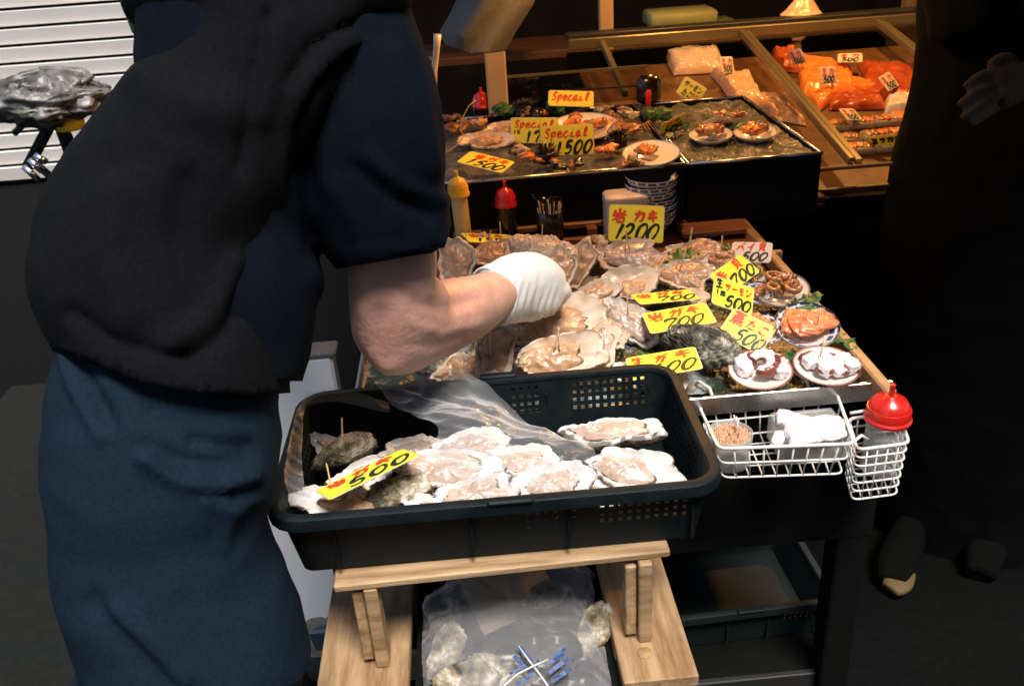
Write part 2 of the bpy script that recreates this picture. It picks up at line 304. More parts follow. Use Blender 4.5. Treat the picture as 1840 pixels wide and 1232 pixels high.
def make_crate(name, label, W, D, H, m, loc, rz, holes=True, group=None):
    th = thing(name, label, 'crate', loc, group, (0, 0, rz))
    r = .03; P = 2*(W-2*r)+2*(D-2*r)+2*math.pi*r; n = int(P/.0052); rows = int(H/.0052)
    g = MB(); per = [rrect(W, D, r, P*i/n) for i in range(n)]
    vs = []
    for j in range(rows+1):
        h = j/rows; ins = (1-h)*.016
        for p, nn in per: vs.append(Vector((p.x-nn.x*ins, p.y-nn.y*ins, h*H)))
    fs = []
    def hole(i, j):
        if not holes: return False
        if not (.42 < j/rows < .90) or j % 2 == 0 or i % 2 == 0: return False
        p, nn = per[i]
        if abs(nn.y) > .99:
            u = p.x/W+.5
            return (.56 < u < .64) or (.665 < u < .70 and i % 4 == 1) or (.73 < u < .94)
        if abs(nn.x) > .99: return abs(p.y)/D < .25
        return False
    for j in range(rows):
        for i in range(n):
            if hole(i, j): continue
            k = (i+1) % n; fs.append((j*n+i, j*n+k, (j+1)*n+k, (j+1)*n+i))
    g.add(vs, fs); g.obj('wall', m, th, solid=.0026, off=1, smooth=False)
    # rim: outward flange with a rolled lip, and a stiffening rib below
    g = MB(); prof = [(-.002, -.004), (-.0015, .0), (.0, .0022), (.0095, .0022), (.0115, .0008), (.0125, -.004), (.0125, -.013), (.0110, -.013), (.0105, -.003), (.001, -.003), (-.002, -.004)]
    vs = []; fs = []; per2 = [rrect(W, D, r, P*i/150) for i in range(150)]
    for i, (p, nn) in enumerate(per2):
        for (o_, z) in prof: vs.append(Vector((p.x+nn.x*o_, p.y+nn.y*o_, H+z)))
    k = len(prof)
    for i in range(150):
        i2 = (i+1) % 150
        for q in range(k-1): fs.append((i*k+q, i2*k+q, i2*k+q+1, i*k+q+1))
    g.add(vs, fs)
    g.obj('rim', m, th, auto=True)
    g = MB(); vs = []; fs = []
    for s_ in (-1, 1):
        g = MB(); g.box((.015, s_*(D/2+.009), H+.0030), (.05, .012, .006), bev=.002); g.obj('rim_tab', m, th, smooth=False)
    g = MB()
    for u in (-.30, -.05, .13, .36):
        for s_ in (-1, 1): q = MB(); q.box((u*W/.8, s_*(D/2-.004), H*.42), (.003, .007, H*.62)); q.obj('rib', m, th, smooth=False)
    g = MB(); g.box((0, 0, .003), (W-.034, D-.034, .004)); g.obj('base', m, th, smooth=False)
    return th
crate = make_crate('plastic_crate', 'dark green black perforated plastic crate of open oysters on the small wooden stand', .487, .262, .088, M_crate, (.0, .9445, .908), R_(-.3))
make_crate('plastic_crate', 'dull teal mesh sided crate standing on the lower shelf of the counter', .34, .26, .09, M_tealcr, (.42, 1.36, .302), R_(2))

# ------------------------------------------------------------------ wooden stand
st = thing('wooden_stand', 'small pale pine stand holding up the oyster crate', 'stand', (0, .85, 0))
def S(o): o.location = Vector(o.location)-st.location; return o
g = MB(); g.box((.0, .822, .9000), (.385, .034, .010), basis(Vector((1, .02, 0)).normalized(), Vector((-.02, 1, 0)).normalized(), Vector((0, 0, 1))), bev=.002); S(g.obj('slat', M_wood, st, smooth=False))
g = MB(); g.box((.0, 1.05, .8955), (.385, .036, .016), bev=.002); S(g.obj('slat', M_wood, st, smooth=False))
for x, tw in ((-.152, .0), (.163, .0)):
    for y in (.815, 1.045):
        g = MB(); g.box((x, y, .8345), (.0155, .028, .120), bev=.0015); S(g.obj('leg', M_wood, st, smooth=False))
        g = MB(); g.box((x-.016, y+.004, .8345), (.013, .022, .105), bev=.0015); S(g.obj('leg_brace', M_woody, st, smooth=False))
for x, w_, y0 in ((-.175, .108, .70), (.170, .087, .744)):
    g = MB(); g.box((x, (y0+1.10)/2, .766), (w_, 1.10-y0, .016), bev=.0015); S(g.obj('board', M_woody, st, smooth=False))
g = MB(); g.lathe([(0, .0005), (.009, .0004), (.0092, .0)], n=20)
o = g.obj('knot', mat('pine knot', (.30, .17, .07), .6, (.42, .27, .13), 200, 4, stretch=(1, 1, 1)), st); o.location = px(1158, 1172, .7745)-st.location
for x in (-.21, .20):
    for y in (.78, 1.06):
        g = MB(); g.box((x, y, .38), (.022, .022, .756), bev=.002); S(g.obj('post', M_woody, st, smooth=False))
g = MB(); g.box((0, 1.02, .55), (.44, .016, .05), bev=.002); S(g.obj('rail', M_wood, st, smooth=False))

# ------------------------------------------------------------------ wire baskets
def wire_basket(label, corners, H, nlong, nshort, nh, hooks, r=.0016, loc=None):
    bl, br, fr, fl = corners; c = (bl+br+fr+fl)/4
    th = thing('wire_basket', label, 'basket', c)
    def rect(z, sc, rad=.012):
        pts = []; cs = [bl-c, br-c, fr-c, fl-c]
        for i, p in enumerate(cs):
            a = cs[i-1]; b = cs[(i+1) % 4]
            da = (a-p).normalized()*rad; db = (b-p).normalized()*rad
            for k in range(5):
                s_ = k/4; pts.append(((p+da)*(1-s_)**2+p*2*s_*(1-s_)+(p+db)*s_**2)*sc+Vector((0, 0, z)))
        return pts
    g = MB(); g.tube(rect(0, 1), r*1.6, closed=True); g.obj('rim', M_wire, th)
    g = MB()
    for k in range(1, nh+1): g.tube(rect(-H*k/nh, 1-.10*k/nh), r, 6, closed=True)
    def side(a, b, n):
        for k in range(1, n):
            p = a.lerp(b, k/n)-c; g.tube([p, p*.9+Vector((0, 0, -H))], r*.8, 6)
    side(bl, br, nlong); side(fl, fr, nlong); side(bl, fl, nshort); side(br, fr, nshort)
    g.obj('side_wires', M_wire, th)
    g = MB(); D = Vector((0, 0, -H))
    for k in range(1, nlong):
        g.tube([(bl.lerp(br, k/nlong)-c)*.9+D, (fl.lerp(fr, k/nlong)-c)*.9+D], r*.8, 6)
    for k in range(1, nshort): g.tube([(bl.lerp(fl, k/nshort)-c)*.9+D, (br.lerp(fr, k/nshort)-c)*.9+D], r*.8, 6)
    g.obj('base_wires', M_wire, th)
    for hk in hooks:
        g = MB(); p = bl.lerp(br, hk)-c; e = Vector((-.012, .035, .0))
        g.tube([p, p+Vector((0, .004, .012)), p+Vector((-.002, .012, .021)), p+e+Vector((0, 0, .021)), p+e+Vector((-.002, .006, .014))], r*1.5, 8); g.obj('hook', M_wire, th)
    return th
zb = .902
b1 = wire_basket('long white wire basket hooked on the counter edge, holding a towel and a toothpick tub', [px(1256, 730, zb), px(1503, 706, zb), px(1536, 797, zb), px(1292, 806, zb)], .052, 9, 4, 2, (.10, .80))
zc = .875
b2 = wire_basket('small deep white wire basket holding the red capped squeeze bottle', [px(1524, 752, zc), px(1614, 742, zc), px(1634, 796, zc), px(1540, 808, zc)], .088, 5, 4, 6, ())
g = MB(); g.tube([px(1528, 742, zb), px(1552, 738, zb), px(1562, 742, zb-.004)], .0022); g.tube([px(1532, 795, zb), px(1548, 782, zb), px(1560, 790, zb-.01)], .0022)
tag(g.obj('basket_clip', M_wire), 'short white wire clip joining the long and the deep wire baskets', 'clip')
# ================================================================== OYSTERS
def isect(u, v, P, N):
    d = ray(u, v); return CAM + d*((P-CAM).dot(N)/d.dot(N))
def frame(u, v, z, ang, tilt, side=0, Lpx=100):
    """frame whose X runs along the image angle, Z tilted towards the camera by tilt and sideways by side"""
    P = px(u, v, z); h = CAM-P; h.z = 0; h.normalize(); rt = Vector((0, 0, 1)).cross(h)*-1
    N = (Vector((0, 0, 1))*math.cos(R_(tilt))+h*math.sin(R_(tilt))); N = (N*math.cos(R_(side))-rt*math.sin(R_(side))).normalized()
    c, s = math.cos(R_(ang)), math.sin(R_(ang))
    A = isect(u-c*Lpx/2, v+s*Lpx/2, P, N); B = isect(u+c*Lpx/2, v-s*Lpx/2, P, N)
    X = (B-A); Ln = X.length; X.normalize(); Y = N.cross(X)
    return P, basis(X, Y, N), Ln
def oyster_outline(th, seed, asp):
    r = 1.0
    x = math.cos(th); y = math.sin(th)
    taper = .80+.20*x          # narrower at the hinge
    X = x; Y = y*asp*taper
    k = 1+.26*noise.noise(Vector((x*1.5+seed*7.1, y*1.5, seed)))+.10*noise.noise(Vector((x*4.5+seed, y*4.5, 3.3)))+.03*noise.noise(Vector((x*13, y*13+seed, 8)))
    return X*k, Y*k
def oyster(label, u, v, z, Lpx, ang=0, tilt=25, side=0, asp=.72, seed=1, shell=None, nac=None, meat=None, meatscale=.62, pick=1, deep=.16, thick=.17, group='oysters on the ice', mx=0, my=0, closed=False, rough=1, name='open_oyster'):
    shell = shell or M_shell; nac = nac or M_nacre; meat = meat or M_meat
    P, M, Ln = frame(u, v, z, ang, tilt, side, Lpx); S_ = Ln/2; meatscale = min(.84, meatscale*1.22)
    th = thing(name, label, 'oyster', P, group); th.rotation_euler = M.to_euler()
    NA, NR = 96, (44 if closed else 14); g = MB(); vs = []; fs = []
    def h_in(rr): return -deep*(1-rr**2.6)
    def zz(x, y): return .07*noise.noise(Vector((x*1.3, y*1.3, seed*3.7)))
    def topz(rr, x, y, a):
        z_ = h_in(rr)+zz(x, y)*rr*1.6
        if rr > .9: z_ += (.05*noise.noise(Vector((math.cos(a)*7, math.sin(a)*7, seed)))+.03*noise.noise(Vector((math.cos(a)*17, math.sin(a)*17, seed))))*(rr-.9)*10*rough
        return z_
    for j in range(NR+1):
        rr = j/NR
        for i in range(NA):
            a = 2*math.pi*i/NA; ox, oy = oyster_outline(a, seed, asp); x, y = ox*rr, oy*rr
            z_ = (topz(rr, x, y, a) if not closed else (deep*1.35*(1-rr**2)+.05*noise.noise(Vector((x*3, y*3, seed)))+.055*rough*(1-((rr*7+2.2*noise.noise(Vector((x*2.2, y*2.2, seed)))) % 1))*min(1, rr*2)+.05*rough*noise.noise(Vector((x*9, y*9, seed+2)))+.03*noise.noise(Vector((x*24, y*24, seed)))))
            vs.append(Vector((x, y, z_)))
    n1 = len(vs)
    OR = 12                                        # outer, layered and frilly
    for j in range(OR+1):
        q = j/OR; rr = 1-q
        for i in range(NA):
            a = 2*math.pi*i/NA; ox, oy = oyster_outline(a, seed, asp)
            fl = 1+.05*math.sin(q*math.pi)+(.06*abs(math.sin(q*15+3*noise.noise(Vector((math.cos(a)*3, math.sin(a)*3, seed)))))+.05*noise.noise(Vector((math.cos(a)*9, math.sin(a)*9, q*9+seed))))*(1-q)*rough*(1 if j else 0)
            rx = (1-q**1.8)*fl
            x, y = ox*rx, oy*rx
            z0 = topz(1, ox, oy, a) if not closed else 0
            z_ = z0*(1-q)+(-thick*min(1, q*6)*.5)-(deep+thick)*math.sin(q*math.pi/2)*1.1+.03*rough*noise.noise(Vector((x*8, y*8, q*6+seed)))
            vs.append(Vector((x, y, z_)))
    def rowq(b, j, flip):
        for i in range(NA):
            i2 = (i+1) % NA; f = (b+j*NA+i, b+j*NA+i2, b+(j+1)*NA+i2, b+(j+1)*NA+i); fs.append(tuple(reversed(f)) if flip else f)
    for j in range(NR): rowq(0, j, True)
    ni = len(fs)
    for j in range(OR): rowq(n1, j, True)
    for i in range(NA):
        i2 = (i+1) % NA; fs.append((NR*NA+i2, NR*NA+i, n1+i, n1+i2))
    g.v = [tuple(p*S_) for p in vs]; g.f = fs; g.m = [(1 if closed else 0)]*ni+([0] if not closed else [1])*NA*1+[1]*(len(fs)-ni-2*NA)+([0] if not closed else [1])*NA
    g.obj('shell', [nac, shell], th)
    if not closed and meatscale:
        g = MB(); vs = []; fs = []; NB, NM = 64, 12; mi = []
        def mo(a, rr):
            ox, oy = oyster_outline(a, seed, asp); k = meatscale*(1+.10*noise.noise(Vector((math.cos(a)*2, math.sin(a)*2, seed+9))))
            x, y = ox*rr*k+mx, oy*rr*k+my
            fr = .02*math.sin(a*15+seed)*max(0, (rr-.72)/.28)
            base = -deep*(1-min(1, math.hypot(x, y/asp))**2.6)
            z_ = base+.02+.17*(1-rr**3)*(1+.35*noise.noise(Vector((x*4, y*4, seed+2))))+fr+.035*noise.noise(Vector((x*9, y*9, seed+5)))
            return Vector((x, y, z_))
        for j in range(NM+1):
            for i in range(NB): vs.append(mo(2*math.pi*i/NB, j/NM)*S_)
        for j in range(NM):
            for i in range(NB):
                i2 = (i+1) % NB; fs.append((j*NB+i2, j*NB+i, (j+1)*NB+i, (j+1)*NB+i2))
                a = i/NB; mi.append(1 if (j >= NM-1 and noise.noise(Vector((math.cos(a*6.28)*1.3, math.sin(a*6.28)*1.3, seed*2.2))) > .02) else 0)
        g.v = [tuple(p) for p in vs]; g.f = fs; g.m = mi
        g.obj('meat', [meat, M_frill], th)
    if pick:
        Mi = M.transposed()
        for k in range(pick):
            g = MB(); b = Vector((-.1+.14*k, .05, 0))*S_; d = Mi @ Vector((.10-.25*k+.15*math.sin(seed*5), .1*math.cos(seed*3), 1)).normalized()
            g.tube([b, b+d*.018, b+d*.045, b+d*.047], [.0009, .0011, .0010, .0003], 6); g.obj('toothpick', M_pick, th)
    return th
OY = [ # label, u, v, z, Lpx, ang, tilt, side, asp, seed, kw
 ('round open oyster with an orange brown body, at the back by the sleeve cuff', 818, 474, .955, 86, 85, 62, -10, .86, 3, dict(nac=M_nacre2, meatscale=.74)),
 ('small open oyster half hidden behind the wrist of the white glove', 880, 456, .95, 74, 20, 40, 0, .7, 4, dict(nac=M_nacre2)),
 ('knobbly pinkish white oyster shell on top of the pile above the glove', 978, 448, .975, 112, -12, 20, 0, .62, 5, dict(nac=M_nacre2, shell=M_nacre2, closed=True, pick=1, rough=1.6, deep=.2, name='oyster_shell')),
 ('tall open oyster with glistening brown meat touching the finger side of the glove', 1006, 492, .965, 96, 78, 60, 5, .62, 6, dict(nac=M_nacre2, meatscale=.8)),
 ('narrow open oyster at the rear right of the glove with one toothpick', 1043, 476, .955, 84, 68, 55, -8, .60, 7, dict(nac=M_nacre2, meatscale=.75)),
 ('broad white lipped oyster lying directly under the white glove', 995, 578, .965, 186, 14, 42, -4, .50, 8, dict(meatscale=.62, mx=-.12, my=-.05, asp=.5, meat=M_meat, pick=2)),
 ('slim pale oyster pointing right between the glove and the big white oyster', 1058, 530, .955, 112, 22, 38, 0, .42, 9, dict(nac=M_nacre2, meatscale=.6, pick=0)),
 ('fan shaped white oyster with a tongue of meat mid counter', 1122, 508, .95, 104, 8, 40, 0, .74, 10, dict(meatscale=.5, mx=.0, my=-.25, pick=0)),
 ('white oyster with grey meat left of the front 700 card', 1133, 575, .945, 118, -28, 40, 0, .70, 11, dict(meat=M_meatp, meatscale=.66)),
 ('open oyster leaning against the frosted block under the 1200 card', 1130, 458, .955, 112, 2, 44, 0, .62, 12, dict(nac=M_nacre2, meat=M_meatp, meatscale=.66, pick=2, shell=M_shellg)),
 ('plump oyster on green weed behind, right of the 1200 card', 1240, 453, .945, 96, 4, 34, 0, .6, 13, dict(nac=M_nacre2, meatscale=.85, pick=2)),
 ('open oyster with a slanting toothpick in front of the weed bed', 1226, 493, .945, 92, -4, 38, 0, .74, 14, dict(nac=M_nacre2, meatscale=.7, pick=1)),
 ('upright brown oyster standing below the forearm', 886, 640, .955, 112, 82, 62, 0, .70, 15, dict(nac=M_nacre2, shell=M_shellg, meatscale=.72, pick=1)),
 ('low brown oyster in shade beside the elbow', 824, 664, .935, 84, 20, 40, 0, .7, 16, dict(nac=M_nacre2, meatscale=.7, pick=0)),
 ('dark rough oyster tucked under the elbow', 782, 652, .93, 80, 10, 30, 0, .7, 17, dict(shell=M_shellg, closed=True, pick=0, name='oyster_shell')),
 ('large grey white oyster with curling lips by the crate rim', 1003, 640, .96, 150, 12, 46, 0, .66, 18, dict(meat=M_meat, meatscale=.6, mx=-.25, shell=M_shellg, pick=2)),
 ('pale folded oyster right of the large grey white oyster', 1080, 628, .945, 96, 70, 44, 14, .62, 19, dict(meat=M_meatp, meatscale=.6, shell=M_shellg, pick=1)),
 ('large closed grey oyster with a rough dark shell between the 700 and 400 cards', 1252, 615, .945, 122, -18, 30, -14, .62, 20, dict(shell=M_shellg, closed=True, pick=0, deep=.3, rough=1.5, name='oyster_shell')),
 ('grey shell lying under the flat 700 card', 1190, 553, .93, 84, 10, 20, 0, .6, 21, dict(shell=M_shellg, closed=True, pick=0, name='oyster_shell')),
 ('pinkish oyster peeping out behind the salmon card', 1232, 536, .935, 76, 12, 24, 0, .6, 22, dict(nac=M_nacre2, meatscale=.5, pick=0)),
 ('small broken white shell between the 400 card and the crate corner', 1218, 692, .925, 46, 60, 30, 0, .6, 23, dict(meatscale=0, pick=0, rough=2, name='oyster_shell')),
 ('brown oyster behind the large grey white oyster, below the glove cuff', 940, 600, .945, 90, 30, 30, 0, .62, 24, dict(nac=M_nacre2, shell=M_shellg, meatscale=.6, pick=1)),
 ('oyster on the back edge under the tilted yellow card', 905, 440, .945, 70, 10, 24, 0, .6, 25, dict(nac=M_nacre2, meatscale=.6, pick=1)),
 ('pale shell fragment at the front of the ice behind the crate rim', 1050, 664, .93, 84, 5, 24, 0, .6, 26, dict(nac=M_nacre2, meatscale=.6, pick=1)),
 ('tan open oyster lying between the glove and the upright brown oyster', 905, 590, .945, 90, 40, 30, 0, .66, 71, dict(meatscale=.7, pick=1)),
 ('broad tan oyster on its side below the slim pale oyster', 1075, 590, .95, 100, -20, 34, 0, .6, 72, dict(meatscale=.7, pick=0)),
 ('tan oyster low against the crate rim left of the pile', 862, 690, .93, 84, 10, 30, 0, .6, 73, dict(meatscale=.7, pick=0, shell=M_shellg)),
 ('grey oyster in the gap right of the pale folded oyster', 1128, 668, .925, 76, -10, 30, 0, .6, 74, dict(shell=M_shellg, meatscale=.6, pick=0)),
 ('brown oyster in shadow left of the wrist', 845, 450, .945, 70, 40, 40, 0, .7, 75, dict(meatscale=.8, pick=1)),
 ('rough brown shell at the back beside the frosted block', 1062, 452, .94, 66, 60, 40, 0, .7, 76, dict(closed=True, pick=0, name='oyster_shell')),
 ('tan oyster between the frosted block and the weed bed', 1180, 478, .94, 66, 10, 34, 0, .7, 77, dict(meatscale=.7, pick=0)),
 ('brown oyster at the crate rim below the upright oyster', 948, 668, .925, 70, 30, 30, 0, .6, 27, dict(nac=M_nacre2, shell=M_shellg, meatscale=.5, pick=0)),
]
for (lb, u, v, z, Lp, an, ti, si, asp, sd, kw) in OY:
    kw.pop('asp', None); kw.setdefault('nac', M_nacre2 if u < 1110 or v < 520 else M_nacre); oyster(lb, u, v, z+(.016 if u < 1110 and v > 520 else .006), Lp*1.12, an, ti, si, asp, sd, **kw)
CR_ = dict(group='oysters in the crate', nac=M_nacrew)
OC = [
 ('bright white rimmed oyster facing the viewer in the front left corner of the crate', 607, 898, .972, 172, -8, 26, 0, .52, 31, dict(meatscale=.55, mx=.25, meat=M_meat, pick=1, rough=1.8)),
 ('olive brown oyster lump in the back left corner of the crate', 622, 806, .968, 116, 22, 20, 6, .50, 32, dict(shell=M_shell, closed=True, pick=1, deep=.34, rough=1.6, name='oyster_shell')),
 ('long white oyster right of the yellow card in the crate', 800, 838, .978, 190, -3, 30, 0, .52, 33, dict(meat=M_meatp, meatscale=.66, mx=-.18, pick=0, rough=1.5)),
 ('oyster under the plastic film near the back of the crate', 742, 806, .968, 120, 8, 20, 0, .6, 34, dict(meat=M_meatp, meatscale=.6, pick=0, nac=M_nacre)),
 ('round pale oyster seen through the film in the middle of the crate', 842, 802, .972, 130, 0, 28, 0, .7, 35, dict(meat=M_meatp, meatscale=.6, pick=0)),
 ('wide white oyster at the front rim of the crate with a dark fringed body', 852, 888, .985, 160, 8, 30, 0, .56, 36, dict(meat=M_meatp, meatscale=.62, mx=.0, pick=0, rough=1.5)),
 ('brown shelled oyster lying between the front left and front rim oysters', 715, 880, .968, 130, 16, 16, 0, .6, 37, dict(shell=M_shell, closed=True, pick=0, deep=.22, name='oyster_shell')),
 ('white oyster under the film at the front centre of the crate', 990, 868, .975, 160, 6, 26, 0, .62, 38, dict(meat=M_meatp, meatscale=.55, pick=0, rough=1.4)),
 ('oyster buried deepest under the film at the crate centre', 930, 826, .962, 150, 0, 20, 0, .6, 39, dict(meat=M_meatp, meatscale=.6, pick=0, nac=M_nacre)),
 ('large white oyster at the right end of the crate with a black edged body', 1142, 840, .968, 172, -10, 32, 0, .60, 40, dict(meat=M_meatp, meatscale=.55, mx=-.25, my=-.05, pick=0, rough=1.2)),
 ('tilted oyster showing its green brown underside against the back wall of the crate', 1100, 770, .978, 184, 4, 14, 0, .40, 41, dict(meat=M_meatp, meatscale=.66, mx=-.05, pick=0, deep=.12, thick=.24)),
 ('white oyster frill in the back left corner of the crate behind the card', 588, 800, .955, 80, -30, 40, 0, .6, 42, dict(meatscale=.4, pick=0)),
 ('pale oyster half under the yellow card in the crate', 650, 850, .958, 120, 18, 26, 0, .6, 43, dict(meat=M_meatp, meatscale=.5, pick=0)),
 ('white shell at the very front left of the film in the crate', 770, 905, .962, 100, -10, 30, 0, .5, 44, dict(meatscale=.3, pick=0)),
 ('flat white shell at the bottom of the crate right of centre', 1050, 880, .95, 150, 0, 14, 0, .6, 45, dict(meatscale=.4, meat=M_meatp, pick=0)),
]
for (lb, u, v, z, Lp, an, ti, si, asp, sd, kw) in OC:
    kw = dict(CR_, **kw); oyster(lb, u, v, z, Lp, an, ti, si, asp, sd, **kw)
# ================================================================== PLASTIC FILM IN THE CRATE
def sheetpatch(corners, nu=60, nv=40, amp=.006, fold=None, seed=0):
    """crumpled sheet through a grid of control points (rows of points)"""
    rows = len(corners); cols = len(corners[0])
    def cr(p0, p1, p2, p3, t): return .5*((2*p1)+(p2-p0)*t+(2*p0-5*p1+4*p2-p3)*t*t+(3*p1-p0-3*p2+p3)*t**3)
    def line(P, s):
        n = len(P)-1; k = min(int(s*n), n-1); t = s*n-k
        return cr(P[max(k-1, 0)], P[k], P[k+1], P[min(k+2, n)], t)
    def fn(a, b):
        p = line([line(r, a) for r in corners], b)
        q = Vector((p.x*14, p.y*14, seed)); r1 = 1-abs(noise.noise(q))*2; r2 = 1-abs(noise.noise(q*2.3+Vector((3, 1, 0))))*2
        if fold: d = math.sin((a*fold[0]+b*fold[1])*6.28+2*noise.noise(q*.5))*.5
        else: d = 0
        r3 = 1-abs(noise.noise(Vector((p.x*7+p.y*9, (p.x*.5+p.y*.8)*60, seed))))*2
        return p+Vector((0, -.3, 1))*amp*(r1*.6+r2*.35+d*.12+r3*.45)
    g = MB(); g.grid(fn, nu, nv); return g
def Q(u, v, z): return px(u, v, z)
# wing standing up to the back left of the crate, down over the middle of the crate
g = sheetpatch([[Q(668, 682, 1.035), Q(750, 676, 1.045), Q(840, 680, 1.03), Q(905, 728, 1.02)],
                [Q(705, 735, 1.02), Q(790, 720, 1.025), Q(880, 740, 1.012), Q(960, 775, 1.005)],
                [Q(770, 765, 1.027), Q(850, 770, 1.032), Q(940, 790, 1.022), Q(1050, 805, 1.012)],
                [Q(790, 790, 1.017), Q(860, 815, 1.020), Q(960, 835, 1.017), Q(1075, 850, 1.007)],
                [Q(760, 830, 1.007), Q(850, 870, 1.012), Q(950, 880, 1.007), Q(1040, 880, 0.997)]], 130, 110, .011, (5, 2.2), 2)
tag(g.obj('plastic_film', M_film), 'crumpled clear plastic film stretched across the middle of the oyster crate', 'plastic film')
g = sheetpatch([[Q(552, 706, 1.02), Q(600, 702, 1.018), Q(650, 712, 1.01), Q(700, 722, 1.0)],
                [Q(545, 730, 1.008), Q(600, 726, 1.00), Q(650, 735, .995), Q(700, 745, .99)]], 60, 20, .006, (6, 1), 5)
g.add(*(lambda q: (q.v, q.f))(sheetpatch([[Q(552, 706, 1.02), Q(548, 740, 1.008), Q(545, 780, .995)], [Q(530, 760, 1.01), Q(528, 800, .999), Q(545, 850, .99)], [Q(512, 850, 1.0), Q(520, 890, .99), Q(560, 930, .985)]], 50, 40, .006, (3, 3), 7)))
tag(g.obj('plastic_film', M_film), 'thin clear plastic film clinging to the left corner of the oyster crate', 'plastic film')
# bag of shells under the crate
zb_ = .79
g = MB()
def bagfn(a, b):
    an = a*2*math.pi; ph = b*math.pi
    rx, ry, rz = .116, .125, .072
    sx = abs(math.cos(an))**.7*math.copysign(1, math.cos(an)); sy = abs(math.sin(an))**.7*math.copysign(1, math.sin(an)); s_ = math.sin(ph)**.6
    p = Vector((sx*rx*s_, sy*ry*s_, -math.cos(ph)*rz))
    q = p*17; k = 1+.16*(1-2*abs(noise.noise(q*.7)))+.07*(1-2*abs(noise.noise(q*2.6)))
    return Vector((max(-.117, min(.117, p.x*k)), p.y*k, p.z*k))
g.grid(bagfn, 120, 60)
bagc = Vector((.008, .86, .715))
bag = g.obj('plastic_bag', M_bag); bag.location = bagc; tag(bag, 'cloudy plastic bag of shells with blue print, slumped between the boards of the wooden stand', 'bag')
g = MB()
for k, (u, v, ln, an) in enumerate([(1006, 1172, 26, 35), (1000, 1182, 30, 35), (1008, 1192, 34, 35), (998, 1200, 30, 35), (1012, 1210, 34, 35), (1002, 1218, 26, 35), (945, 1175, 34, -50), (935, 1190, 36, -50), (950, 1205, 30, -50), (962, 1190, 16, 40), (1030, 1185, 8, 40), (1036, 1197, 8, 40), (925, 1205, 22, 30), (940, 1222, 30, 30)]):
    for t_ in range(3):
        a0 = R_(an); du, dv = math.cos(a0)*ln/3, -math.sin(a0)*ln/3
        cu, cv = u+du*(t_-1), v+dv*(t_-1)
        pts = []
        for (sx, sy) in ((-1, -1), (1, -1), (1, 1), (-1, 1)):
            uu = cu+sx*du*.46-sy*dv*.34; vv = cv+sx*dv*.46+sy*du*.34
            d = ray(uu, vv); best = None; lo = .8
            for q_ in range(260):                  # first point of the bag along the ray
                P = CAM+d*(lo+q_*.002)-bagc
                if (abs(P.x)/.125)**3+(abs(P.y)/.140)**3+(abs(P.z)/.092)**2.4 < 1: best = P-d*.004; break
            if best is None: break
            pts.append(best)
        if len(pts) == 4: g.add(pts, [(0, 1, 2, 3)])
g.obj('blue_print', mat('blue print ink', (.02, .07, .22), .5), bag)
g = MB()
for A in ([(905, 1232), (930, 1210), (958, 1196), (985, 1184)], [(985, 1232), (968, 1208), (950, 1185), (932, 1160)]):
    g.tube([px(u, v, .802+.003*math.sin(v*.3))-bagc for u, v in A], .0011, 6)
g.obj('bag_tie', M_wire, bag)
g = MB(); g.box((0, 0, 0), (.115, .14, .003)); o = one('cardboard_sheet', 'tan cardboard flap standing inside the bin below the crate', 'cardboard', g, M_cardb, smooth=False)
o.location = (-.005, .965, .765); o.rotation_euler = (R_(34), R_(-3), R_(24))
g = MB(); g.box((0.005, .87, .635), (.235, .30, .01)); g.box((.005, 1.018, .69), (.235, .008, .12)); g.box((-.112, .87, .69), (.008, .30, .12)); g.box((.122, .87, .69), (.008, .30, .12))
one('black_bin', 'black bin under the crate between the stand boards holding the shell bag', 'bin', g, M_dark, smooth=False)
for (lb, u, v, z, Lp, an, sd) in [('discarded grey shell at the left of the bin under the crate', 800, 1165, .76, 110, 60, 51), ('discarded shell at the bottom edge of the bin, left of the bag print', 830, 1218, .775, 120, 10, 52), ('small discarded shell high in the shaded bin under the crate', 975, 1070, .78, 90, 20, 53), ('pale discarded shell in the bin near the right board', 1070, 1130, .765, 100, 70, 54), ('discarded shell under the blue print of the bag', 900, 1205, .765, 120, -20, 55), ('dark discarded shell beside the tan cardboard', 790, 1110, .75, 90, 40, 56)]:
    oyster(lb, u, v, z, Lp, an, 25, 0, .65, sd, meatscale=0, pick=0, shell=M_shellg, nac=M_shell, group='discarded shells', name='oyster_shell', rough=1.4)
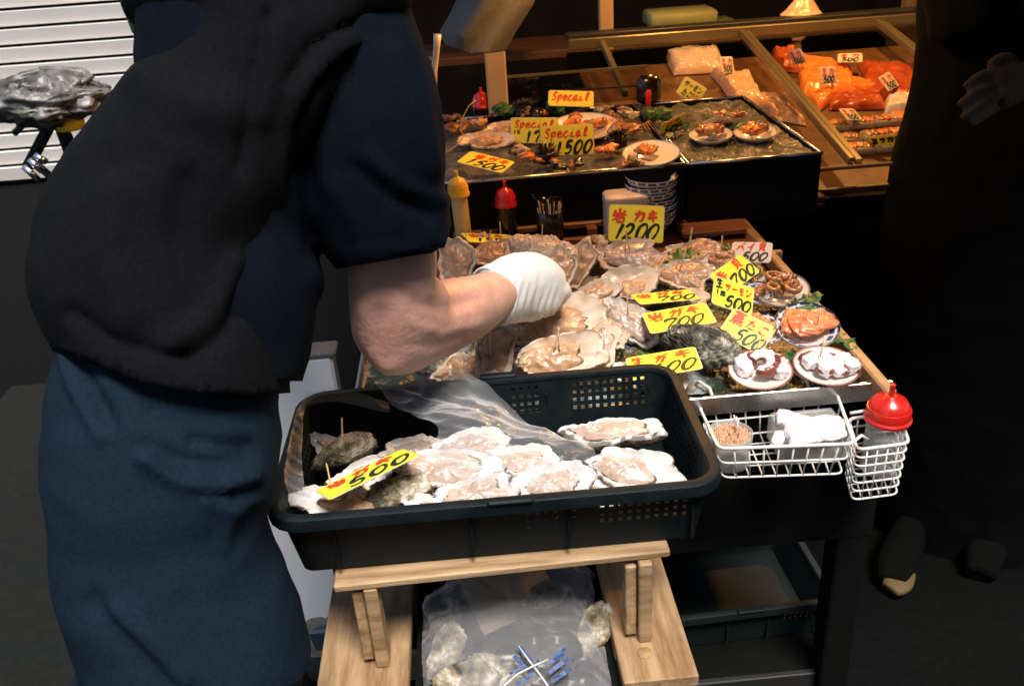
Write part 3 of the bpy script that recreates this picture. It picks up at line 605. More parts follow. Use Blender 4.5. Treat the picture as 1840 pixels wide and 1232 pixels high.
# ================================================================== BRUSH WRITING
GL = {
'岩': [[(.5, 1), (.5, .64)], [(.2, .88), (.17, .64), (.82, .64)], [(.82, .88), (.82, .62)], [(.03, .48), (.97, .52)], [(.42, .5), (.30, .28), (.05, .1)], [(.36, .3), (.36, 0)], [(.36, .3), (.78, .32), (.76, 0)], [(.36, .03), (.76, .03)]],
'カ': [[(.08, .66), (.88, .72), (.84, .3), (.72, .04), (.58, .16)], [(.5, .98), (.42, .5), (.12, .04)]],
'ガ': [[(.05, .62), (.78, .68), (.74, .3), (.62, .04), (.5, .14)], [(.42, .95), (.36, .5), (.08, .04)], [(.82, .98), (.9, .84)], [(.96, 1.02), (1.04, .88)]],
'キ': [[(.12, .68), (.88, .8)], [(.04, .38), (.98, .5)], [(.42, 1), (.64, 0)]],
'生': [[(.28, .98), (.08, .62)], [(.2, .76), (.88, .8)], [(.2, .44), (.82, .47)], [(.02, .06), (.98, .1)], [(.52, 1), (.5, .08)]],
'貝': [[(.25, 1), (.25, .3)], [(.25, .98), (.78, 1), (.78, .3)], [(.25, .77), (.78, .78)], [(.25, .54), (.78, .55)], [(.25, .32), (.78, .32)], [(.4, .28), (.12, 0)], [(.6, .28), (.92, 0)]],
'赤': [[(.2, .82), (.8, .84)], [(.5, 1), (.5, .6)], [(.05, .58), (.95, .62)], [(.4, .6), (.38, .3), (.2, .02)], [(.6, .6), (.6, .03), (.48, .1)], [(.2, .42), (.08, .22)], [(.8, .42), (.94, .22)]],
'バ': [[(.34, .72), (.24, .4), (.03, .1)], [(.55, .75), (.75, .4), (.95, .1)], [(.68, 1), (.76, .86)], [(.86, 1.02), (.94, .9)]],
'イ': [[(.82, 1), (.5, .65), (.08, .42)], [(.52, .66), (.52, 0)]],
'サ': [[(.03, .64), (.97, .68)], [(.3, .9), (.3, .38)], [(.7, .98), (.7, .4), (.38, .0)]],
'ー': [[(.05, .5), (.95, .46)]],
'モ': [[(.15, .86), (.85, .88)], [(.06, .5), (.94, .53)], [(.45, .86), (.42, .15), (.6, .03), (.9, .1)]],
'ン': [[(.08, .86), (.36, .7)], [(.08, .06), (.5, .22), (.94, .76)]],
'蒸': [[(.05, .88), (.95, .9)], [(.3, 1), (.3, .78)], [(.7, 1), (.7, .78)], [(.3, .72), (.7, .72), (.5, .6), (.5, .3)], [(.12, .55), (.4, .55), (.1, .3)], [(.88, .6), (.6, .5), (.92, .3)], [(.1, .24), (.9, .26)], [(.1, .12), (.16, 0)], [(.36, .12), (.4, 0)], [(.62, .12), (.66, 0)], [(.86, .14), (.92, 0)], [(.3, .62), (.7, .4)], [(.3, .4), (.7, .62)]],
'た': [[(.06, .75), (.6, .78)], [(.36, 1), (.28, .55), (.06, .03)], [(.52, .5), (.88, .52)], [(.46, .22), (.56, .06), (.94, .08)]],
'こ': [[(.18, .82), (.74, .84), (.6, .7)], [(.14, .32), (.3, .08), (.88, .1)]],
'皿': [[(.1, .8), (.1, .1)], [(.1, .8), (.9, .8), (.9, .1)], [(.36, .8), (.36, .1)], [(.64, .8), (.64, .1)], [(-.08, .06), (1.08, .06)]],
'0': [[(.55, 1), (.2, .8), (.08, .35), (.3, .02), (.68, .1), (.92, .55), (.8, .92), (.5, 1)]],
'1': [[(.5, 1), (.5, 0)]],
'2': [[(.1, .78), (.4, 1), (.78, .85), (.7, .5), (.1, .05), (.5, .1), (.95, .02)]],
'4': [[(.5, 1), (.1, .35), (.95, .4)], [(.68, .7), (.62, 0)]],
'5': [[(.85, 1), (.35, .95), (.25, .55), (.65, .58), (.82, .3), (.55, .02), (.1, .1)]],
'6': [[(.8, 1), (.3, .7), (.1, .3), (.35, .02), (.75, .12), (.75, .42), (.3, .42)]],
'7': [[(.05, .72), (.12, .92), (.92, .95), (.55, .4), (.42, 0)]],
'8': [[(.75, .85), (.45, 1), (.22, .78), (.72, .3), (.45, 0), (.15, .22), (.7, .7), (.8, .9)]],
'S': [[(.9, .85), (.6, 1), (.25, .8), (.4, .55), (.72, .35), (.5, .02), (.05, .15)]],
'p': [[(.2, .65), (.05, -.35)], [(.12, .3), (.4, .66), (.75, .5), (.55, .12), (.15, .1)]],
'e': [[(.05, .3), (.7, .42), (.5, .66), (.15, .5), (.15, .12), (.5, .0), (1.0, .2)]],
'c': [[(.75, .55), (.4, .66), (.08, .3), (.3, .0), (1.0, .2)]],
'i': [[(.4, .6), (.3, .05), (.9, .15)], [(.5, .9), (.53, .84)]],
'a': [[(.75, .55), (.35, .64), (.08, .25), (.35, .02), (.72, .5), (.62, .08), (1.0, .15)]],
'l': [[(.3, .1), (.75, .8), (.6, 1.05), (.4, .75), (.35, .1), (.9, .15)]],
'P': [[(.3, 1), (.15, 0)], [(.25, .95), (.75, .95), (.8, .6), (.25, .5)]],
'k': [[(.2, 1), (.2, 0)], [(.8, .7), (.25, .4), (.85, 0)]],
'.': [[(.4, .1), (.5, .05)]],
}
def strokes(mb, txt, x, y, w_, h, gap, br, shear=0, z=0, seed=0):
    rnd = random.Random(seed+len(txt))
    for ch in txt:
        if ch == ' ': x += w_*.6; continue
        for st_ in GL.get(ch, GL['ー']):
            P = [Vector((x+(a+rnd.uniform(-.03, .03))*w_+shear*b*h, y+(b+rnd.uniform(-.03, .03))*h)) for a, b in st_]
            # smooth polyline
            pts = []
            for i in range(len(P)-1):
                p0 = P[max(i-1, 0)]; p1 = P[i]; p2 = P[i+1]; p3 = P[min(i+2, len(P)-1)]
                for k in range(6):
                    t_ = k/6; pts.append(.5*((2*p1)+(p2-p0)*t_+(2*p0-5*p1+4*p2-p3)*t_*t_+(3*p1-p0-3*p2+p3)*t_**3))
            pts.append(P[-1]); n = len(pts); vs = []; fs = []
            for i, p in enumerate(pts):
                d = (pts[min(i+1, n-1)]-pts[max(i-1, 0)]); d = d.normalized() if d.length > 1e-9 else Vector((1, 0))
                nn = Vector((-d.y, d.x)); s_ = i/(n-1); q = br*1.3*(.62+.38*math.sin(math.pi*min(1, s_*1.3+.12)))*(1.0+.25*abs(nn.y*.7+nn.x*.7))
                q *= 1-.12*rnd.random()
                vs += [Vector((p.x+nn.x*q, p.y+nn.y*q, z)), Vector((p.x-nn.x*q, p.y-nn.y*q, z))]
                z += 1e-6
            for i in range(n-1): fs.append((2*i, 2*i+1, 2*i+3, 2*i+2))
            z += 1.5e-5; mb.add(vs, fs)
        x += w_+gap
    return z
CW, CH = .092, .062
def solve_card(cor, z0, W, H):
    """rectangle W x H whose corners land on the photographed corners, its centre near height z0"""
    cu = sum(c[0] for c in cor)/4; cv = sum(c[1] for c in cor)/4
    P0 = px(cu, cv, z0); dd = (P0-CAM).length
    src = [(-W/2, H/2), (W/2, H/2), (W/2, -H/2), (-W/2, -H/2)]
    best = None
    for tl in (20, 50, 80):
        for rl in (-40, 0, 40):
            h = CAM-P0; h.z = 0; h.normalize(); rt = Vector((0, 0, 1)).cross(h)
            N = Vector((0, 0, 1))*math.cos(R_(tl))+h*math.sin(R_(tl)); X = rt; Y = N.cross(X)
            M = basis(X, Y, N) @ Matrix.Rotation(R_(rl), 3, 'Z')
            x = np.zeros(7); x[6] = 1.0
            def res(x):
                MM = M @ Euler((x[0], x[1], x[2])).to_matrix(); c = P0+Vector((x[3], x[4], x[5])); r = []
                for (a, b), q in zip(src, cor):
                    u, v, _ = pj(c+MM @ Vector((a*x[6], b*x[6], 0))); r += [u-q[0], v-q[1]]
                dl = (c-CAM).length-dd; r += [dl*300, (x[6]-1)*60]; return np.array(r)
            r = res(x); lam = 1
            for it in range(30):
                J = np.zeros((len(r), 7))
                for k in range(7):
                    e = np.zeros(7); e[k] = 1e-4; J[:, k] = (res(x+e)-r)/1e-4
                A = J.T@J; s_ = np.linalg.solve(A+lam*np.diag(np.diag(A)+1e-6), -J.T@r); r2 = res(x+s_)
                if r2@r2 < r@r: x = x+s_; r = r2; lam *= .4
                else: lam *= 3
            MM = M @ Euler((x[0], x[1], x[2])).to_matrix()
            if best is None or r@r < best[0]-1:
                if (MM @ Vector((0, 0, 1))).dot((CAM-P0)) > 0: best = (r@r, MM, P0+Vector((x[3], x[4], x[5])), x[6])
    return best[1], best[2], best[3]
def card(label, cor, z0, lines, m=None, W=CW, H=CH, stick=None, group=None, thick=.0009, name='price_card'):
    m = m or M_yel; M, c, s_ = solve_card(cor, z0, W, H); W *= s_; H *= s_
    th = thing(name, label, 'price card', c, group); th.rotation_euler = M.to_euler()
    def rr(W, H, r, n=5):
        return [Vector((sx*(W/2-r)+r*math.cos(a0+k*math.pi/2/n), sy*(H/2-r)+r*math.sin(a0+k*math.pi/2/n), 0)) for sx, sy, a0 in ((1, 1, 0), (-1, 1, math.pi/2), (-1, -1, math.pi), (1, -1, 1.5*math.pi)) for k in range(n+1)]
    def slab(W, H, r, z0, z1):
        g = MB(); o = rr(W, H, r); n = len(o); vs = [p+Vector((0, 0, z1)) for p in o]+[p+Vector((0, 0, z0)) for p in o]
        g.add(vs, [tuple(range(n)), tuple(reversed(range(n, 2*n)))]+[(i, i+n, (i+1) % n+n, (i+1) % n) for i in range(n)]); return g
    slab(W, H, .006, -thick, -.0002).obj('laminate', M_rim if m is not M_whc else M_whc, th, smooth=False)
    slab(W-.0035, H-.0035, .005, -.0001, .0002).obj('paper', m, th, smooth=False)
    for nm, col in (('red_writing', 'r'), ('black_writing', 'b')):
        g = MB(); z = .0004 if col == 'r' else .0007
        for (cc, txt, x, y, w_, h, gap, br, sh) in lines:
            if cc == col: z = strokes(g, txt, (x-.5)*W, (y-.5)*H, w_*W, h*H, gap*W, br*W, sh*W/H if 0 else sh, z, int(cor[0][0]))
        if g.v: g.obj(nm, M_red if col == 'r' else M_blk, th, smooth=False)
    if stick:
        g = MB(); g.tube([Vector((stick[0]*W, -H*.5, -.003)), Vector((stick[0]*W, -H*.5-stick[1], -.003))], .0022, 8); g.obj('stick', M_pick, th)
    return th
def std(t1, price, br=.020): return [('r', t1, .10, .56, .20, .34, .06, br, .1), ('b', price, .10, .08, .17, .38, .03, .021, .35)]
iwa = [('r', '岩', .06, .52, .26, .38, .1, .020, .05), ('r', 'カキ', .44, .54, .19, .32, .05, .022, .1)]
card('yellow 1200 price card standing upright against the frosted white block', [(1092, 366), (1197, 370), (1196, 438), (1088, 433)], .985,
     iwa+[('b', '1', .10, .08, .10, .40, 0, .024, .45), ('b', '2', .24, .08, .19, .40, 0, .022, .3), ('b', '00', .47, .08, .19, .42, .01, .022, .3)])
card('yellow 700 price card tilted back in front of the flatter 700 card', [(1151, 563), (1268, 543), (1293, 578), (1166, 600)], .965,
     [('r', '岩', .06, .50, .25, .42, .1, .020, .0), ('r', 'ガキ', .38, .56, .21, .36, .05, .022, .1), ('b', '700', .20, .08, .18, .42, .03, .022, .35)])
card('flattest yellow 700 price card lying behind the other 700 card', [(1128, 530), (1240, 519), (1263, 537), (1150, 546)], .965,
     [('r', '岩', .06, .50, .25, .42, .1, .020, .0), ('r', 'ガキ', .38, .56, .21, .36, .05, .022, .1), ('b', '700', .30, .08, .18, .42, .03, .022, .35)])
card('yellow 400 price card partly behind the rear corner of the crate', [(1122, 643), (1250, 622), (1267, 661), (1130, 684)], .955,
     [('r', '生', .06, .50, .20, .42, .1, .020, .0), ('r', 'ガ', .38, .54, .17, .34, .05, .022, .1), ('r', 'キ', .66, .58, .24, .36, .05, .022, .1), ('b', '1P', .08, .12, .07, .24, .0, .013, .3), ('b', '400', .28, .08, .18, .42, .03, .022, .35)], stick=(-.46, .035))
card('white 500 price card at the back right of the counter', [(1317, 434), (1388, 436), (1385, 472), (1311, 470)], .96,
     [('r', 'バイ貝', .12, .56, .2, .36, .06, .022, .1), ('b', '500', .26, .08, .19, .40, .02, .024, .3)], M_whc, .075, .042)
card('yellow card turned on its corner, topmost of the three overlapping cards at the right', [(1276, 496), (1331, 455), (1364, 487), (1308, 528)], .965,
     [('r', '赤', .10, .52, .25, .38, .1, .020, .0), ('r', '貝', .60, .54, .22, .38, .05, .020, .1), ('b', '700', .24, .06, .2, .42, .03, .024, .35)], None, .082, .055)
card('yellow 500 card with a black and red heading, middle of the three overlapping cards', [(1286, 496), (1356, 519), (1350, 566), (1277, 545)], .965,
     [('b', '生', .06, .62, .17, .32, 0, .018, .0), ('b', '1皿', .06, .38, .11, .18, .02, .013, .0), ('r', 'サーモン', .28, .60, .14, .26, .03, .018, .0), ('b', '500', .30, .06, .19, .40, .02, .024, .2)], None, .082, .057)
card('yellow 500 card with a heavy red blot of writing, lowest of the three overlapping cards', [(1322, 551), (1391, 590), (1366, 636), (1291, 600)], .96,
     [('r', '蒸', .06, .52, .30, .44, .1, .030, .0), ('r', 'たこ', .42, .56, .20, .32, .08, .022, .1), ('b', '500', .30, .06, .2, .42, .02, .024, .2)], None, .085, .062)
card('yellow card tipped almost flat at the back edge of the counter beside the sleeve', [(823, 416), (915, 423), (936, 437), (842, 436)], .965,
     [('r', '岩ガキ', .10, .50, .2, .40, .06, .020, .1), ('b', '1500', .15, .08, .16, .40, .03, .022, .3)])
card('narrow tilted yellow 500 card propped among the crate oysters', [(700, 816), (748, 808), (622, 884), (567, 893)][0:1]+[(748, 806), (640, 884), (566, 892)], 1.0,
     [('r', '岩ガキ', .10, .50, .2, .40, .06, .020, .1), ('b', '500', .32, .08, .18, .42, .04, .022, .3)], None, .09, .05, stick=(.0, .02)) if 0 else None
# the crate card: seen almost edge on
def crate_card():
    a = px(572, 892, 1.0); b = px(744, 808, 1.012)      # its lower left and right ends
    X = (b-a); W = min(X.length, .115); X.normalize(); c = (a+b)/2
    V = (CAM-c).normalized(); Yd = V.cross(X).normalized()          # in the picture plane
    Nn = X.cross(Yd); 
    if Nn.dot(V) < 0: Yd = -Yd; Nn = -Nn
    Rm = Matrix.Rotation(R_(-75), 3, X); Y = Rm @ Yd; Nn = X.cross(Y)
    return W, c, basis(X, Y, Nn)
W_, c_, M_ = crate_card()
_sv = solve_card
def solve_card(cor, z0, W, H): return M_, c_, 1
card('narrow tilted yellow 500 price card propped among the oysters in the crate', [(572, 892)]*4, 1, [('r', '岩ガキ', .10, .56, .2, .36, .06, .020, .1), ('b', '500', .22, .08, .2, .42, .04, .022, .3)], None, W_, .062, stick=(-.15, .02))
solve_card = _sv
# ------------------------------------------------------------------ frosted block behind the 1200 card
b0 = px(1130, 435, .93); g = MB()
def blk(a, b):
    an = a*2*math.pi; h = b
    c, s = math.cos(an), math.sin(an); sx = abs(c)**.35*math.copysign(1, c); sy = abs(s)**.35*math.copysign(1, s)
    rr = .043 if h < .9 else .043*math.sqrt(max(0, 1-((h-.9)/.1)**2))
    wv = .0012*math.sin(an*22) if h > .75 else 0
    return Vector((sx*(rr+wv)*1.02, sy*(rr+wv)*.72, min(h, .97)*.098+.0008*noise.noise(Vector((sx*9, sy*9, h*9)))))
g.grid(blk, 120, 40)
o = g.obj('frosted_block', mat('frosted white plastic', (.78, .66, .60), .35, (.70, .58, .52), 18, 3, .0008, 60, trans=.15, sss=.2)); o.location = b0+Vector((0, .035, .0)); tag(o, 'frosted pinkish white block with a wavy top edge behind the 1200 card', 'block')

# ================================================================== BOWLS AND PLATES
def bowl(label, u, v, z, Rpx, prof='bowl', ang=0, tilt=12, checks=True, rim=None, group='small bowls of seafood', name='patterned_bowl', side=0, n=60, dp=None):
    P, M, Ln = frame(u, v, z, 0, tilt, side, Rpx*2); r = Ln/2
    th = thing(name, label, 'bowl' if 'bowl' in name else 'plate', P-(M @ Vector((0, 0, 0))), group); th.rotation_euler = M.to_euler()
    g = MB(); dp = dp or (.42 if prof == 'bowl' else .24); k = 14
    inner = [(r*(q/k), -dp*r*(1-(q/k)**2.2)) for q in range(k+1)]
    outer = [(r*1.0, 0), (r*1.012, -.008*r), (r*1.005, -.03*r)]+[(r*(.45+.55*(1-(q/8)**1.3)), -dp*r*(.03+.95*(q/8))-.03*r) for q in range(1, 9)]+[(r*.44, -dp*r*1.12), (.0, -dp*r*1.12)]
    pr = inner+outer; g.lathe(pr, n=n); mi = []
    for i in range(len(pr)-1):
        for s_ in range(n):
            rr = pr[i][0]/r
            m_ = 0
            if checks and ((i < k and rr > .66) or (k+2 < i < k+8)):
                band = 0 if (i % 3) else 1; m_ = 2 if (s_ % 4 != 0 and band == 0) else 0
            if rim and k-1 <= i <= k+2: m_ = 1
            mi.append(m_)
    g.m = mi; g.obj('dish', [M_china, rim or M_china, M_blue], th); return th, r, dp, M
def blob(th, name, m, c, s, rot=(0, 0, 0), seed=0, rough=.25, res=20, mat2=None):
    g = MB(); E_ = Euler([R_(a) for a in rot]).to_matrix()
    def fn(a, b):
        an = a*2*math.pi; ph = b*math.pi; d = Vector((math.cos(an)*math.sin(ph), math.sin(an)*math.sin(ph), -math.cos(ph)))
        k = 1+rough*noise.noise(d*1.7+Vector((seed, 0, 0)))+rough*.6*noise.noise(d*5+Vector((0, seed, 0)))
        e = Vector([math.copysign(abs(q)**.75, q) for q in d]); return Vector(c)+E_ @ Vector((e.x*s[0]*k, e.y*s[1]*k, e.z*s[2]*k))
    g.grid(fn, res*2, res)
    if mat2: g.m = [1 if noise.noise(Vector(g.v[f[0]])*60+Vector((seed, 3, 1))) > .30 else 0 for f in g.f]
    return g.obj(name, [m, mat2] if mat2 else m, th)
def curl(th, name, m, c, R0, r0, a0, a1, flat=.5, seed=0, m2=None):
    g = MB(); pts = []; rs = []
    for k in range(26):
        q = k/25; a = R_(a0+(a1-a0)*q); pts.append(Vector(c)+Vector((R0*math.cos(a), R0*math.sin(a), .002*math.sin(q*6)))); rs.append(r0*(.45+.75*math.sin(math.pi*(.12+.8*q)))*(1+.10*math.sin(k*2.2)))
    g.tube(pts, rs, 14); 
    for i, p in enumerate(g.v):
        p = Vector(p); g.v[i] = (p.x, p.y, Vector(c).z+(p.z-Vector(c).z)*flat*1.6)
    if m2: g.m = [1 if (Vector(g.v[f[0]])-Vector(c)).xy.length > R0+r0*.55 or k % 7 == 0 else 0 for k, f in enumerate(g.f)]
    return g.obj(name, [m, m2] if m2 else m, th)
def pick2(th, p, d, l=.05):
    g = MB(); d = Vector(d).normalized(); g.tube([Vector(p), Vector(p)+d*l], .0011, 6); g.obj('toothpick', M_pick, th)
def leaf(label, u, v, z, s, ang, seed=0, n=9, name='green_leaf', cat='leaf', grp='green leaves under the dishes', par=None):
    g = MB(); vs = []; fs = []
    for k in range(n*2+1):
        q = k/(n*2); wd = s*.42*math.sin(math.pi*min(1, q*.94+.03))**.7*(1 if k % 2 else .72)
        x = (q-.5)*s*1.5; zc_ = .006*math.sin(q*3+seed)
        vs += [Vector((x, -wd, zc_+.004*math.sin(k+seed))), Vector((x, 0, zc_-.002)), Vector((x, wd, zc_+.004*math.cos(k*1.3+seed)))]
    for k in range(n*2): b = k*3; fs += [(b, b+3, b+4, b+1), (b+1, b+4, b+5, b+2)]
    g.add(vs, fs); P = px(u, v, z) if par is None else Vector(par); o = g.obj(name, M_leaf, None, solid=.0005); o.location = P; o.rotation_euler = (R_(8), R_(-6), R_(ang)); return tag(o, label, cat, grp)
t1, r, dp, M = bowl('pink rimmed plate of curled octopus, left of the two octopus plates', 1366, 662, .935, 59, 'plate', tilt=10, checks=False, rim=M_pink, name='octopus_plate', group='octopus plates')
blob(t1, 'octopus_piece', M_octo, (-.024, .004, .002), (.013, .020, .012), (0, 0, 10), 1, .15)
curl(t1, 'octopus_tentacle', M_octo, (.002, .001, .008), .0155, .0115, 150, -120, .6, 1, M_octor)
blob(t1, 'octopus_piece', M_octo, (.026, .014, .003), (.013, .010, .009), (0, 0, 20), 2, .3, mat2=M_octor); blob(t1, 'octopus_piece', M_octo, (.027, -.010, .004), (.013, .011, .010), (0, 0, 10), 3, .3, mat2=M_octor)
blob(t1, 'octopus_piece', M_octor, (-.006, .018, .005), (.016, .008, .010), (0, 0, 20), 4); blob(t1, 'lime_slice', M_lime, (.018, .022, .001), (.009, .006, .003), (0, 0, 0), 5, .1)
for k in range(2): pick2(t1, (-.012+.004*k, .02, .0), (.35+.1*k, .12, 1), .056)
t2, r, dp, M = bowl('pink rimmed plate of cubed octopus with one upright toothpick', 1485, 655, .935, 60, 'plate', tilt=8, checks=False, rim=M_pink, name='octopus_plate', group='octopus plates', side=4)
for k, (x, y, sx, a) in enumerate([(-.018, .004, .012, 30), (.002, -.006, .012, 10), (.020, .004, .012, -20), (.028, -.01, .010, 20), (.004, .012, .011, 0), (-.006, -.016, .009, 50), (.013, -.014, .010, 10)]):
    blob(t2, 'octopus_piece', M_octo, (x*1.15, y*1.2, .004+.003*(k % 2)), (sx*1.2, .012, .010), (10, 0, a), 10+k, .22, mat2=M_octor)
blob(t2, 'octopus_piece', M_octor, (-.022, .016, .001), (.014, .009, .009), (0, 0, 20), 20); pick2(t2, (-.010, .004, .0), (.02, 0, 1), .050)
leaf('jagged dark green leaf behind the right octopus plate', 1512, 612, .93, .045, 100, 1); leaf('green leaf between the two octopus plates', 1425, 640, .925, .04, 30, 2)
leaf('green leaf behind the left octopus plate', 1320, 640, .925, .04, 60, 3); leaf('dark green leaf above the big salmon bowl', 1445, 540, .945, .045, 10, 4)
leaf('dark green leaf under the lower edge of the crate side oysters', 1150, 660, .92, .05, 60, 5); leaf('green weed in the oyster pile behind the salmon card', 1222, 462, .955, .05, 5, 6); leaf('small green leaf next to the white price card', 1300, 447, .945, .035, 15, 7)
t3, r, dp, M = bowl('blue checked bowl heaped with salmon slices, largest bowl at the right edge', 1450, 583, .952, 59, tilt=20, side=4)
for k, (x, y, z_, sx, sy, a) in enumerate([(-.026, .004, .002, .012, .026, -12), (-.012, -.008, .006, .016, .022, 25), (.002, -.014, .008, .02, .012, 10), (.014, .012, .006, .022, .012, 25), (.024, -.004, .006, .024, .012, 28), (.006, .0, .010, .013, .013, 50), (-.008, .018, .004, .014, .009, 15), (.030, .008, .004, .015, .008, 35)]):
    blob(t3, 'salmon_slice', M_salmon, (x, y, z_), (sx, sy, .006), (6*(k % 3), 8, a), 30+k, .2)
pick2(t3, (.012, -.012, .004), (.0, .0, 1), .045); blob(t3, 'leaf_garnish', M_leaf, (.0, .030, .002), (.018, .006, .005), (0, 0, 10), 40, .5)
t4, r, dp, M = bowl('blue checked bowl of salmon half hidden behind the lowest yellow 500 card', 1372, 590, .948, 40, tilt=20)
for k in range(4): blob(t4, 'salmon_slice', M_salmon, (.006-.005*k, -.008+.007*k, .003), (.020, .008, .005), (0, 5, 60+12*k), 50+k, .2)
for k in range(2): pick2(t4, (.010+.004*k, -.02, .0), (.15+.1*k, -.1, 1), .05)
t5, r, dp, M = bowl('dish heaped with brown glazed squid legs at the far right of the counter', 1405, 518, .952, 50, tilt=16, checks=False)
rn = random.Random(5)
for k in range(16): curl(t5, 'squid_leg', M_brown, (rn.uniform(-.024, .028), rn.uniform(-.02, .024), .004+rn.uniform(0, .014)), rn.uniform(.006, .012), rn.uniform(.0028, .0045), rn.uniform(0, 360), rn.uniform(360, 620), .7, k)
blob(t5, 'leaf_garnish', M_leaf, (-.012, -.006, .016), (.006, .004, .003), (0, 0, 10), 41, .5)
t6, r, dp, M = bowl('small blue checked bowl of brown shellfish behind the middle yellow card', 1362, 525, .948, 30, tilt=20)
for k in range(4): blob(t6, 'shellfish_piece', M_brown, (-.006+.004*k, -.004+.003*k, .0), (.010, .007, .006), (0, 5, 30*k), 60+k, .3)
t7, r, dp, M = bowl('small dish of cream whelks on leaves between the plump oyster and the white card', 1296, 470, .945, 34, tilt=16, checks=False)
for k in range(9): blob(t7, 'whelk_meat', M_meat, (rn.uniform(-.02, .018), rn.uniform(-.016, .02), .002+rn.uniform(0, .006)), (.008, .006, .006), (0, 20, rn.uniform(0, 180)), 70+k, .4, 12)
pick2(t7, (.0, .02, .004), (.02, 0, 1), .04)
# stack of checked bowls
for k in range(7):
    th, r, dp, M = bowl('topmost empty blue checked bowl of the stack behind the 1200 card' if k == 6 else 'empty checked bowl in the stack of seven behind the 1200 card', 1170-1.5*(6-k)*0, 322+15.5*(6-k), .935+.0125*k+.018, 46-1.2*(6-k)*0, tilt=0, group='stacked empty bowls', dp=.75)
    th.location = px(1170, 405, .94)+Vector((0.002*math.sin(k), 0, .0135*k+.026)); th.rotation_euler = (R_(rn.uniform(-2, 2)), 0, R_(17*k))
th, r, dp, M = bowl('plain white dish with green wasabi beside the bowl stack', 1233, 384, .94, 31, 'plate', tilt=4, checks=False, name='wasabi_plate', group=None)
blob(th, 'wasabi', M_yolk, (-.016, .004, .0), (.010, .009, .008), (0, 0, 0), 80, .5)
# ------------------------------------------------------------------ toothpick tub, towel box, squeeze bottles
tb = thing('toothpick_tub', 'clear tub crammed with toothpicks at the left of the white wire basket', 'tub', px(1312, 776, .9025)-Vector((0, 0, .050)))
tb.scale = (1.12, 1.12, 1.08)
g = MB(); g.lathe([(.0, .0), (.024, 0), (.0245, .004), (.028, .046), (.0275, .0465), (.0265, .046), (.0232, .004), (.0, .003)], n=40); g.obj('cup', M_clear, tb)
g = MB()
for k in range(520):
    rr = math.sqrt(rn.random())*.0245; a = rn.uniform(0, 6.283); h = .044+rn.uniform(-.002, .0015)+.003*(1-rr/.025); x, y = rr*math.cos(a), rr*math.sin(a)
    g.tube([(x*.86, y*.86, .006), (x, y, h-.002), (x*1.01, y*1.01, h)], [.0009, .0009, .0003], 5)
o = g.obj('toothpick_bundle', mat('massed toothpick tips', (.58, .34, .20), .6, (.72, .47, .30), 300, 3), tb); o['kind'] = 'stuff'
for k in range(3):
    g = MB(); g.tube([(.006+.003*k, .004*k, .04), (.010-.002*k, .004*k, .066)], .001, 6); g.obj('toothpick', M_whc, tb)
bx_ = thing('plastic_box', 'frosted clear box inside the wire basket under the white towel', 'box', (.445, 1.06, .852))
g = MB(); g.box((0, 0, .022), (.095, .07, .044), bev=.004); g.f = [f for f in g.f]; g.obj('tub', M_clear, bx_)
c0 = px(1456, 772, .905)
g = MB()
def tow(cx, cy, cz, L_, r1, r2, ang, seed, sq=.8):
    A = Matrix.Rotation(R_(ang), 3, 'Z')
    def fn(a, b):
        x = (a-.5)*L_; an = b*2*math.pi; rr = (r1*(1-a)+r2*a); n_ = noise.noise(Vector((x*45+seed, math.cos(an)*1.3, math.sin(an)*1.3)))
        fo = 1+.30*n_+.10*noise.noise(Vector((x*120, math.cos(an)*3, math.sin(an)*3+seed))); cl = min(1, min(a, 1-a)*14)**.5
        return Vector((cx, cy, cz))+A @ Vector((x, math.cos(an)*rr*fo*cl, math.sin(an)*rr*fo*sq*cl+.003*math.sin(x*60+seed)))
    g.grid(fn, 80, 28)
tow(.008, .004, .0, .088, .014, .013, 10, 1); tow(-.012, .016, .006, .062, .013, .010, -24, 4, .9); tow(.006, -.012, -.004, .090, .010, .011, 17, 9, .7); tow(-.046, -.004, -.010, .03, .009, .008, 60, 14)
o = g.obj('white_towel', M_towel); o.location = c0; tag(o, 'crumpled white towel lying on the box in the wire basket', 'towel')
def bottle(name, label, base, axis, H, r, body, cap, capr, nozzle, group='squeeze bottles', capst='dome'):
    th = thing(name, label, 'squeeze bottle', base, group); q = Vector((0, 0, 1)).rotation_difference(Vector(axis).normalized()); th.rotation_euler = q.to_euler()
    g = MB(); g.lathe([(0, 0), (r*.9, 0), (r, .004), (r*1.0, H*.9), (r*.95, H), (r*.6, H+.003), (0, H+.003)], n=40); g.obj('body', body, th)
    g = MB(); c = capr
    g.lathe([(c*.95, H-.012), (c*1.06, H-.012), (c*1.08, H-.008), (c*1.0, H-.005), (c*1.0, H+.006), (c*.97, H+.008), (c*.93, H+.008), (c*.90, H+.012), (c*.72, H+.020), (c*.30, H+.0255), (c*.26, H+.0265), (.0, H+.0265)], n=44)
    g.obj('cap', cap, th, auto=True)
    g = MB(); g.lathe([(.0048, H+.020), (.0040, H+.026), (.0034, H+.026+nozzle-.002), (.0040, H+.026+nozzle), (.0014, H+.026+nozzle), (.0012, H+.02)], n=16); g.obj('nozzle', cap, th); return th
BP = px(1578, 848, .805); TP = px(1608, 682, .95)
bottle('red_cap_bottle', 'clear squeeze bottle with a big red cap leaning in the small wire basket', BP+Vector((0, 0, .005)), (px(1601, 715, .93)-BP), .098, .0265, M_clear, M_bred, .0300, .018)
bottle('yellow_cap_bottle', 'cream squeeze bottle with a yellow cap next to the sleeve', px(836, 446, .93), (-.03, 0, 1), .125, .0165, M_cream, M_byel, .021, .012)
